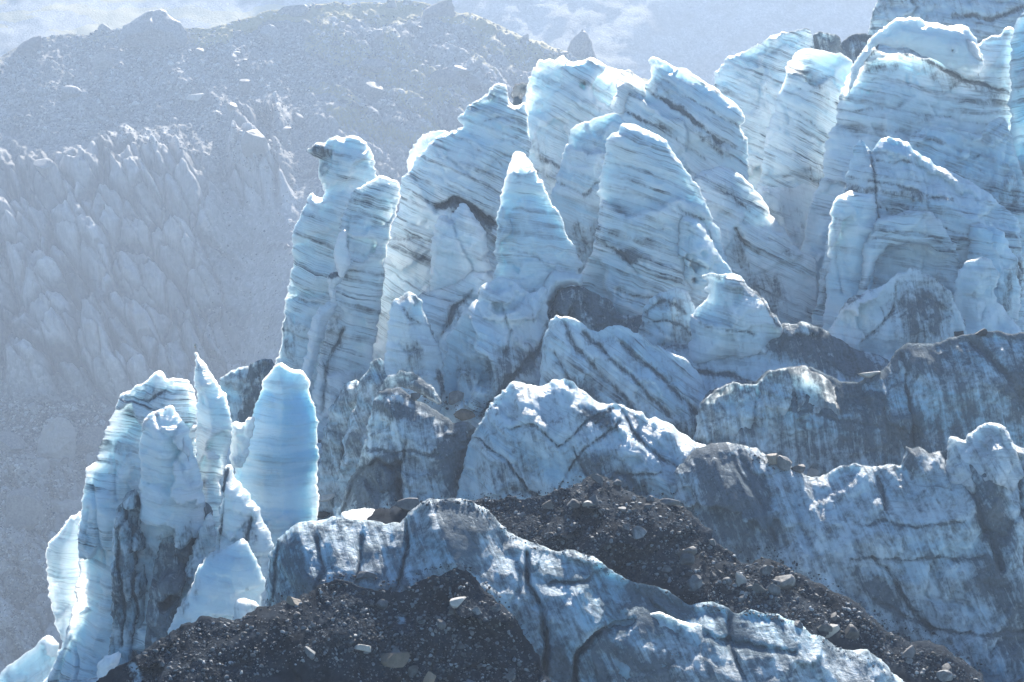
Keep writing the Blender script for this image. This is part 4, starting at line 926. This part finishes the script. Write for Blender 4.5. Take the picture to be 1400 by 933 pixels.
# ------------------------------------------------------------------ the far mountainside, pale with distance
pxs = np.arange(-700, 2100, 6.0); pys = np.arange(-260, 330, 4.0)
PX, PY = np.meshgrid(pxs, pys)
Ym = 2150 + (300 - PY) * 1.3 + 120 * vnoise(np.stack([PX.ravel() * .004, PY.ravel() * .004, 0 * PX.ravel()], 1), 90).reshape(PX.shape)
Ym = Ym + (1 - sstep(430, 600, PX)) * .35 * np.maximum(0, 70 - PY)
Pm = at(PX.ravel(), PY.ravel(), Ym.ravel())
px = PX.ravel(); py = PY.ravel()
mw = worley(np.stack([px / 22 + .6 * fbm(np.stack([px, py, 0 * px], 1) * .02, 97, 3), py / 13, 0 * px], 1), 98)
r = 3 * ridged(np.stack([(px + .8 * py) * .02, (py - .4 * px) * .006, 0 * px], 1), 91, 5) + 2.5 * fbm(np.stack([px * .03, py * .03, 0 * px], 1), 92, 5) + 1.5 * (mw[2] - .5) + 3.5 * mw[3]
Pm[:, 1] -= r * .7; Pm[:, 2] += r * .7
turf = .95 * (1 - sstep(430, 590, px)) * (1 - sstep(34, 60, py)) * sstep(-.25, .45, fbm(np.stack([px * .012, py * .09, 0 * px], 1), 93, 3)) + .15 * (px < 450)
nr, nc = PX.shape
me = mesh_from("mountain", Pm, grid_faces(nr, nc)[:, ::-1], M["hill"], True, dict(tone=.8 + .4 * fbm(np.stack([px * .05, py * .09, 0 * px], 1), 95, 5), scree=np.full(len(Pm), .6), turf=turf, crack=0 * px, rust=0 * px))
link("mountain", me, kind="structure")
MOUNT = (Pm, grid_faces(nr, nc))
SURF.append(MOUNT)

# ------------------------------------------------------------------ stones
def ico(sub):
    t = (1 + 5 ** .5) / 2
    v = [(-1, t, 0), (1, t, 0), (-1, -t, 0), (1, -t, 0), (0, -1, t), (0, 1, t), (0, -1, -t), (0, 1, -t), (t, 0, -1), (t, 0, 1), (-t, 0, -1), (-t, 0, 1)]
    f = [(0, 11, 5), (0, 5, 1), (0, 1, 7), (0, 7, 10), (0, 10, 11), (1, 5, 9), (5, 11, 4), (11, 10, 2), (10, 7, 6), (7, 1, 8), (3, 9, 4), (3, 4, 2), (3, 2, 6), (3, 6, 8), (3, 8, 9), (4, 9, 5), (2, 4, 11), (6, 2, 10), (8, 6, 7), (9, 8, 1)]
    v = [np.array(a) / np.linalg.norm(a) for a in v]
    for _ in range(sub):
        cache, nf = {}, []
        def mid(a, b):
            k = (min(a, b), max(a, b))
            if k not in cache:
                p = v[a] + v[b]; v.append(p / np.linalg.norm(p)); cache[k] = len(v) - 1
            return cache[k]
        for a, b, c in f:
            ab, bc, ca = mid(a, b), mid(b, c), mid(c, a)
            nf += [(a, ab, ca), (b, bc, ab), (c, ca, bc), (ab, bc, ca)]
        f = nf
    return np.array(v), np.array(f, np.int32)


ICO = {k: ico(k) for k in (0, 1, 2, 3, 4)}


def stone_verts(seed, sub, cuts=9, rough=.05, size=(1, 1, 1), round_=.25):
    r = np.random.default_rng(seed)
    V, F = ICO[sub]
    V = V.copy() * 1.18
    for _ in range(cuts):
        n = r.normal(size=3); n /= np.linalg.norm(n)
        h = r.uniform(.40, .82)
        d = V @ n - h
        V = np.where((d > 0)[:, None], V - n * (d * (1 - round_ * .25))[:, None], V)
    if rough:
        V = V * (1 + rough * fbm(V * 1.7 + seed % 97, seed, 4))[:, None]
    return V * np.array(size), F


bvh = None
def build_bvh():
    global bvh
    vs, fs, o = [], [], 0
    for V, F in SURF:
        vs.append(V); F = F + o
        if F.shape[1] == 4:
            F = np.concatenate([F[:, [0, 1, 2]], F[:, [0, 2, 3]]])
        fs.append(F); o += len(V)
    bvh = BVHTree.FromPolygons(np.concatenate(vs).tolist(), np.concatenate(fs).tolist(), all_triangles=True)


build_bvh()
CAMV = Vector((0, 0, CAMZ))


def hit(px, py):
    d = Vector([float(c) for c in ray(px, py)]).normalized()
    loc, nor, idx, dist = bvh.ray_cast(CAMV, d)
    if loc is None: return None
    if nor.dot(d) > 0: nor = -nor
    return loc, nor, dist


MPP = 2 * TH / W


def boulder(label, px, py, w, h, mat="stone", name="boulder", cat="boulder", depth=.8, rot=0, seed=None, cuts=10, sub=4, sink=.25, round_=.25, group=None, below=True):
    """one stone whose visible body is about w x h photograph pixels, resting where the sight line through its foot meets the ground"""
    hh = hit(px, py + (h * .42 if below else 0))
    if hh is None: return
    loc, nor, dist = hh
    k = dist * MPP
    V, F = stone_verts(seed or int(px * 7 + py * 13), sub, cuts, .05, (w * k / 2, w * k / 2 * depth, h * k / 2), round_)
    a = math.radians(rot); c, s_ = math.cos(a), math.sin(a)
    V = V @ np.array([[c, 0, -s_], [0, 1, 0], [s_, 0, c]]).T
    V[:, 2] -= V[:, 2].min()
    zlow = sink * h * k
    me = mesh_from(name, V, F, M[mat], True)
    try:
        me.set_sharp_from_angle(angle=math.radians(32))
    except Exception:
        pass
    o = link(name, me, (loc.x, loc.y, loc.z - zlow), None, label, cat, group)
    return o


def shaped(label, poly, mat, foot, name="boulder", cat="boulder", tf=4, tb=5, seed=0):
    hh = hit(*foot)
    if hh is None: return
    n0 = len(SURF)
    ice(name, label, cat, hh[0].y, poly, max(p[1] for p in poly), tf * HS, tb * HS, r=5, R=30, lean=.15, bands=0, jag=1.0, rough=1.0, mat=M[mat], sheet=False, facets=1.6, rock=True, step=2.2)


M["dark2"] = stone_material("dark_granite", (.09, .09, .092), (.17, .165, .16), .1)  # darker granite for two boulders on the crest
shaped("huge angular grey boulder with pointed top perched on the left skyline", [(163, 62), (164, 46), (168, 36), (180, 29), (196, 18), (204, 14), (220, 13), (227, 16), (234, 24), (246, 31), (254, 40), (258, 54), (254, 66), (210, 68)], "stone", (210, 62), tf=9, tb=12)
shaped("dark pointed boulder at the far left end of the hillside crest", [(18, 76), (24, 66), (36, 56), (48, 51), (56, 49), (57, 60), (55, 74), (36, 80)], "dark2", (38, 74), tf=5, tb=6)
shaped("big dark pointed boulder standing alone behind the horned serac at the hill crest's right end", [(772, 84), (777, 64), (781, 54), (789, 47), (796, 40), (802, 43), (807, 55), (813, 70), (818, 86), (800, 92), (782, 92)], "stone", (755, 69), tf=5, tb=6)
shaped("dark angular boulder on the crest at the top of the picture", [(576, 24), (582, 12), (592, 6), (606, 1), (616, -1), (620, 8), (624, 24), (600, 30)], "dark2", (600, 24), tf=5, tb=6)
shaped("tall beige boulder standing on the valley rubble at lower left", [(50, 625), (52, 605), (57, 592), (66, 577), (78, 570), (90, 572), (98, 580), (103, 592), (104, 612), (102, 628), (92, 634), (66, 634)], "beige", (78, 626), tf=5, tb=6)
BIG = [
    ("small dark boulder on the crest just left of the huge angular one", 144, 36, 18, 13, "stone", 9, 0, .25),
    ("long rubbly crest boulder left of the angular one at the top of the picture", 398, 12, 40, 18, "stone", 9, 4, .3),
    ("small white sunlit rock high on the scree slope", 270, 132, 27, 13, "pale", 8, 16, .2),
    ("flat-topped slab boulder behind the tall beige one, at its right", 124, 600, 44, 46, "stone", 9, 0, .25),
    ("wedge-shaped grey boulder at the left edge beside the tall beige one", 10, 602, 44, 34, "stone", 8, 0, .25),
    ("broad cracked boulder below and left of the tall beige one", 30, 690, 76, 56, "stone", 8, 20, .25),
    ("smooth whale-backed boulder touching the outermost serac", 80, 672, 70, 62, "beige", 9, 22, .3),
    ("white-topped knob of granite above the talus gully", 345, 172, 34, 60, "pale", 9, -8, .3),
    ("leaning slab on the upper slope, right of the white sunlit rock", 368, 45, 28, 26, "stone", 8, 0, .25),
    ("upright block in the scree below the crest boulder at top", 337, 115, 18, 25, "stone", 8, 0, .25),
    ("rounded boulder half buried in the scree at upper left", 92, 122, 34, 20, "stone", 10, 0, .3),
    ("triangular pale boulder high on the scree under the huge angular one", 144, 84, 32, 30, "stone", 7, 0, .25),
    ("blocky boulder below the crest at the upper middle", 512, 122, 30, 28, "stone", 8, 0, .25),
    ("square grey block amid the boulder field left of the stepped serac", 607, 104, 34, 30, "stone", 7, 0, .25),
    ("bright-edged slab lying above the boulder field near the stepped serac", 632, 95, 44, 18, "pale", 8, 8, .25),
    ("flat slab in the boulder field beneath the bright-edged one", 655, 112, 34, 22, "stone", 8, 0, .25),
    ("tan boulder at the top of the dipping turf slabs", 508, 86, 36, 24, "stone", 8, 0, .25),
    ("pale boulder partly sunk in the slope above the cliff's left end", 62, 225, 40, 26, "pale", 9, 10, .3),
]
for lab, px, py, w, h, mt, cuts, rot, sink in BIG:
    boulder(lab, px, py, w, h, mt, cuts=cuts, rot=rot, sink=sink)
ROCK = [
    ("pale flat rock capping the dark one beside the blue bullet serac's foot", 448, 680, 26, 10, "pale", 8, 10),
    ("dark split rock leaning on the left end of the front ridge", 436, 690, 34, 26, "dark", 7, -15),
    ("white upright stone standing in the rubble between the two mounds", 1011, 789, 17, 24, "pale", 9, 4),
    ("brown square-edged boulder at the bottom of the black mound", 536, 898, 42, 24, "brown", 8, 18),
    ("rounded pale stone just left of the brown boulder", 498, 884, 26, 13, "pale", 9, 8),
    ("rusty brown block at the bottom edge under the black mound's ridge", 587, 930, 20, 22, "brown", 7, 0),
    ("long dark slab lying at the upper right of the rubble slope", 914, 684, 30, 13, "stone", 7, 12),
    ("light block topping the rubble slope's summit", 815, 654, 18, 12, "stone", 7, -30),
    ("pale tilted block left of the rubble slope's summit", 751, 686, 18, 16, "stone", 7, -20),
    ("flat grey slab across the upper rubble slope", 806, 687, 28, 9, "stone", 7, -3),
    ("broad slab on the right side of the rubble slope", 937, 756, 32, 18, "stone", 7, 8),
    ("pale wedge resting against the front ridge at lower right", 1133, 862, 26, 22, "pale", 7, 25),
    ("small cream block wedged on the dirt hump of the long ice wall", 1188, 511, 28, 13, "pale", 7, 3),
    ("black boulder pile on the crest of the long ice wall at right", 1310, 450, 30, 19, "dark", 7, 0),
    ("dark round boulder on the wall crest beside the boulder pile", 1342, 452, 16, 12, "dark", 8, 0),
    ("large pale slab among the rocks perched on the right wall's left shoulder", 1056, 628, 30, 13, "brown", 7, 12),
    ("angular dark block in the rocks perched on the right wall's shoulder", 1074, 632, 22, 20, "stone", 7, -20),
    ("grey-brown block at the right end of the perched rocks", 1092, 639, 22, 13, "stone", 7, 12),
    ("white chip at the lower end of the perched rocks", 1111, 646, 18, 12, "pale", 8, 15),
    ("smooth oval boulder in the debris pocket behind the knobby block", 622, 543, 26, 18, "stone", 10, 20),
    ("bigger tan boulder in the debris pocket, below the oval one", 634, 562, 36, 20, "brown", 9, 12),
    ("small round stone inside the cavity under the mottled lip", 566, 541, 16, 12, "stone", 9, 0),
    ("flat dark slab at the left shoulder of the front ridge's rubble", 560, 690, 36, 16, "stone", 7, 3),
    ("tan slab between the black mound and the ridge's left hump", 405, 819, 32, 12, "brown", 7, -12),
    ("squared stone on the black mound beside its small snow strip", 500, 783, 26, 15, "stone", 8, 0),
    ("pale blocky stone on the shoulder right of the black mound's peak", 625, 822, 26, 16, "pale", 8, 5),
    ("big rough block halfway down the dark hump under the right wall", 1068, 796, 34, 22, "stone", 8, 15),
    ("grey stone block near the lower end of the dark hump", 1242, 893, 26, 16, "stone", 8, 10),
]
for lab, px, py, w, h, mt, cuts, rot in ROCK:
    boulder(lab, px, py, w, h, mt, name="rock", cat="rock", cuts=cuts, rot=rot, sink=.42 if mt == "dark" else .18)

# scattered stones: the larger ones each by themselves, the rest one mass per slope
PROTO = []
for k in range(10):
    V, F = stone_verts(900 + k, 2, 9, .05, (1, .8, rng.uniform(.5, .85)))
    for mt in ("stone",):
        me = mesh_from("rock", V, F, M[mt], True)
        try: me.set_sharp_from_angle(angle=math.radians(30))
        except Exception: pass
        PROTO.append(me)
M["moraine"] = stone_material("moraine_rock", (.055, .064, .074), (.22, .24, .26), .08)
PROTO_D = []
for me in PROTO:
    m2 = me.copy(); m2.materials.clear(); m2.materials.append(M["moraine"]); PROTO_D.append(m2)


def region_points(poly, n, seed):
    r = np.random.default_rng(seed)
    poly = np.array(poly, float)
    lo, hi = poly.min(0), poly.max(0)
    out = np.zeros((0, 2))
    while len(out) < n:
        p = r.uniform(lo, hi, (n * 2, 2))
        out = np.concatenate([out, p[inside(p, poly)]])
    return out[:n]


def scatter(poly, n_one, n_mass, one_px, mass_px, label, group, mass_name, mass_mat, seed, ymin, ymax, proto):
    r = np.random.default_rng(seed)
    P = region_points(poly, n_one + n_mass, seed)
    MV, MF, off = [], [], 0
    for i, (px, py) in enumerate(P):
        hh = hit(px, py)
        if hh is None: continue
        loc, nor, dist = hh
        if not (ymin < loc.y < ymax): continue
        one = i < n_one
        lo_, hi_ = one_px if one else mass_px
        s = lo_ * (hi_ / lo_) ** (r.random() ** (1.8 if one else 2.8)) * dist * MPP / 2
        rot = Matrix.Rotation(r.uniform(0, 6.28), 3, 'Z') @ Matrix.Rotation(r.normal(0, .35), 3, 'X') @ Matrix.Rotation(r.normal(0, .35), 3, 'Y')
        if one:
            o = bpy.data.objects.new("rock", proto[int(r.integers(len(proto)))])
            COL.objects.link(o)
            o.matrix_world = Matrix.Translation(loc + Vector((0, 0, s * .15))) @ rot.to_4x4() @ Matrix.Diagonal((s, s, s, 1))
            o["label"] = label; o["category"] = "rock"; o["group"] = group
        else:
            V, F = STV[int(r.integers(len(STV)))]
            MV.append((V * s) @ np.array(rot).T + np.array(loc) + np.array([0, 0, s * .1])); MF.append(F + off); off += len(V)
    if MV:
        me = mesh_from(mass_name, np.concatenate(MV), np.concatenate(MF), mass_mat, False)
        link(mass_name, me, kind="stuff")


STV = [stone_verts(700 + k, 1, 7, 0, (1, .8, rng.uniform(.45, .9))) for k in range(24)]
mass_m = stone_material("scree_stones", (.15, .148, .145), (.33, .32, .305), 0, True)
mass_d = stone_material("moraine_stones", (.045, .053, .063), (.20, .22, .24), 0, True)
SLOPE1 = [(0, 90), (60, 60), (170, 55), (330, 40), (420, 60), (430, 160), (360, 240), (230, 200), (100, 190), (0, 170)]
SLOPE2 = [(430, 20), (600, 20), (720, 60), (800, 90), (690, 130), (560, 180), (500, 170), (420, 100)]
VALLEY = [(0, 545), (150, 555), (120, 640), (70, 720), (60, 880), (0, 900)]
GULLY = [(300, 260), (420, 230), (400, 330), (375, 480), (310, 530), (260, 480)]
scatter(SLOPE1, 45, 2600, (10, 20), (3, 10), "grey rock strewn on the scree slope below the crest at upper left", "rocks strewn on the upper left scree slope", "scree", mass_m, 11, 900, 2100, PROTO)
scatter(SLOPE2, 30, 1100, (10, 22), (3, 11), "blocky rock in the boulder field behind the stepped serac", "rocks of the boulder field behind the crest seracs", "scree", mass_m, 12, 900, 2100, PROTO)
scatter(VALLEY, 36, 2200, (9, 30), (3, 12), "grey rock on the valley rubble at the lower left edge", "rocks on the valley rubble at lower left", "scree", mass_m, 13, 900, 2100, PROTO)
scatter(GULLY, 8, 500, (7, 14), (2, 6), "pale rock on the talus fan beside the leaning towers", "rocks on the talus fan", "scree", mass_m, 14, 900, 2100, PROTO)
CREST = [(0, 72), (60, 46), (160, 40), (260, 40), (350, 18), (440, 2), (560, 1), (640, 16), (720, 50), (800, 82), (800, 92), (720, 60), (640, 26), (560, 10), (440, 12), (350, 28), (260, 50), (160, 50), (60, 56), (0, 82)]
scatter(CREST, 16, 260, (8, 20), (3, 9), "rough rock standing on the hillside's crest line", "rocks along the hillside crest", "scree", mass_m, 19, 900, 2100, PROTO)
M1 = [(580, 690), (760, 672), (817, 650), (925, 692), (1000, 770), (1060, 762), (1200, 850), (1340, 930), (1250, 930), (1200, 890), (1110, 860), (1000, 832), (900, 795), (820, 765), (740, 745), (690, 715), (640, 690)]
M2 = [(350, 835), (456, 795), (540, 808), (620, 780), (690, 835), (750, 935), (520, 945), (420, 900), (420, 850)]
M3 = [(510, 545), (560, 535), (620, 545), (660, 548), (690, 545), (660, 575), (610, 560), (560, 545)]
M4 = [(1020, 608), (1060, 625), (1115, 652), (1100, 655), (1050, 640), (1020, 625)]
scatter(M1, 60, 3800, (8, 32), (1.4, 8), "grey stone lying in the dark rubble between the front ridge and the right wall", "stones on the wide rubble slope", "rubble", mass_d, 15, 120, 300, PROTO_D)
scatter(M2, 40, 2600, (8, 26), (1.4, 8), "grey stone scattered on the black rubble mound at the bottom", "stones on the black mound", "rubble", mass_d, 16, 120, 300, PROTO_D)
M5 = [(165, 915), (215, 880), (270, 850), (350, 840), (420, 850), (430, 900), (330, 940), (180, 945)]
scatter(M5, 8, 1200, (7, 20), (1.4, 8), "grey stone on the dark steep face at the black mound's left end", "stones on the black mound's left end", "rubble", mass_d, 20, 120, 300, PROTO_D)
scatter(M3, 5, 160, (5, 9), (1.5, 4), "small stone in the debris pocket behind the knobby block", "stones in the debris pocket", "rubble", mass_d, 17, 200, 320, PROTO_D)
scatter(M4, 8, 60, (5, 11), (1.5, 4), "small stone beside the slabs perched on the right wall's shoulder", "stones on the right wall's shoulder", "rubble", mass_d, 18, 200, 320, PROTO_D)


def strip(line, up, down):
    return [(x, y - up) for x, y in line] + [(x, y + down) for x, y in reversed(line)]


# thinning grit where the mounds meet the ice
E1 = strip([(575, 690), (624, 680), (660, 695), (696, 727), (731, 743), (796, 756), (831, 777), (864, 795), (917, 811), (968, 827), (1050, 839), (1093, 851), (1146, 886), (1221, 918)], 3, 9)
E2 = strip([(880, 676), (924, 690), (971, 726), (1000, 760), (1053, 761), (1128, 803), (1203, 853), (1293, 886), (1345, 925)], 14, 4)
E3 = strip([(363, 826), (399, 818), (434, 800), (456, 790), (477, 796), (530, 805), (581, 790), (620, 777), (650, 789), (690, 831), (728, 883), (750, 925)], 11, 3)
E4 = strip([(480, 698), (560, 690), (660, 683), (750, 676), (817, 648)], 9, 3)
for q, (e, n) in enumerate(((E1, 420), (E2, 520), (E3, 420), (E4, 240))):
    scatter(e, 0, n, (5, 9), (1.2, 6), "", "", "rubble", mass_d, 40 + q, 120, 300, PROTO_D)

# ------------------------------------------------------------------ air
def box(lo, hi):
    V = np.array([[x, y, z] for x in (lo[0], hi[0]) for y in (lo[1], hi[1]) for z in (lo[2], hi[2])])
    F = np.array([[0, 1, 3, 2], [4, 6, 7, 5], [0, 4, 5, 1], [2, 3, 7, 6], [0, 2, 6, 4], [1, 5, 7, 3]])
    return V, F


HZ = bpy.data.materials.new("haze"); HZ.use_nodes = True
t = HZ.node_tree; t.nodes.clear()
o_ = t.nodes.new("ShaderNodeOutputMaterial"); vol = t.nodes.new("ShaderNodeVolumePrincipled")
vol.inputs["Color"].default_value = (.58, .74, .99, 1)
vol.inputs["Density"].default_value = HAZE
vol.inputs["Anisotropy"].default_value = .38
t.links.new(vol.outputs[0], o_.inputs["Volume"])
allz = max(v.max() for v in [S_[0][:, 2] for S_ in SURF])
ally = max(v.max() for v in [S_[0][:, 1] for S_ in SURF])
allx = max(np.abs(S_[0][:, 0]).max() for S_ in SURF)
V, F = box((-allx - 30, -280, 2.0), (allx + 30, ally + 60, max(allz, CAMZ) + 60))
link("haze", mesh_from("haze", V, F, HZ, False), kind="stuff")

# ------------------------------------------------------------------ daylight
world = bpy.data.worlds.new("World"); scene.world = world; world.use_nodes = True
t = world.node_tree; t.nodes.clear()
wo = t.nodes.new("ShaderNodeOutputWorld"); bg = t.nodes.new("ShaderNodeBackground"); sky = t.nodes.new("ShaderNodeTexSky")
sky.sky_type = 'NISHITA'; sky.sun_disc = False
EL, AZ = math.radians(SUN_EL), math.radians(SUN_AZ)          # azimuth clockwise from +Y (straight ahead)
sky.sun_elevation = EL; sky.sun_rotation = AZ
sky.altitude = 1200; sky.air_density = 1.0; sky.dust_density = .2; sky.ozone_density = 2.0
bg.inputs["Strength"].default_value = SKY
tn = t.nodes.new("ShaderNodeMix"); tn.data_type = "RGBA"; tn.blend_type = "MULTIPLY"; tn.inputs["Factor"].default_value = 1
tn.inputs[7].default_value = (.60, .94, 1.19, 1)              # the deep blue of a clear high-mountain sky
t.links.new(sky.outputs[0], tn.inputs[6]); t.links.new(tn.outputs[2], bg.inputs[0]); t.links.new(bg.outputs[0], wo.inputs[0])
sd = bpy.data.lights.new("sun", 'SUN'); sd.energy = SUN; sd.angle = math.radians(.5); sd.color = (1, .945, .86)
so = bpy.data.objects.new("sun", sd); COL.objects.link(so)
to = Vector((math.sin(AZ) * math.cos(EL), math.cos(AZ) * math.cos(EL), math.sin(EL)))
so.rotation_euler = to.to_track_quat('Z', 'Y').to_euler()
so.location = to * 500

vs = scene.view_settings
scene.display_settings.display_device = 'sRGB'
vs.view_transform = 'Standard'; vs.look = 'None'; vs.gamma = 1; vs.exposure = EXPO; vs.use_curve_mapping = False
scene.render.engine = 'CYCLES'
cy = scene.cycles
cy.max_bounces = 8; cy.diffuse_bounces = 3; cy.glossy_bounces = 2; cy.transmission_bounces = 3; cy.volume_bounces = 0
cy.use_denoising = True
try:
    cy.denoiser = 'OPENIMAGEDENOISE'; cy.denoising_input_passes = 'RGB_ALBEDO_NORMAL'; cy.denoising_prefilter = 'ACCURATE'
except Exception:
    pass
cy.use_adaptive_sampling = True; cy.adaptive_threshold = .02
cy.sample_clamp_indirect = 6
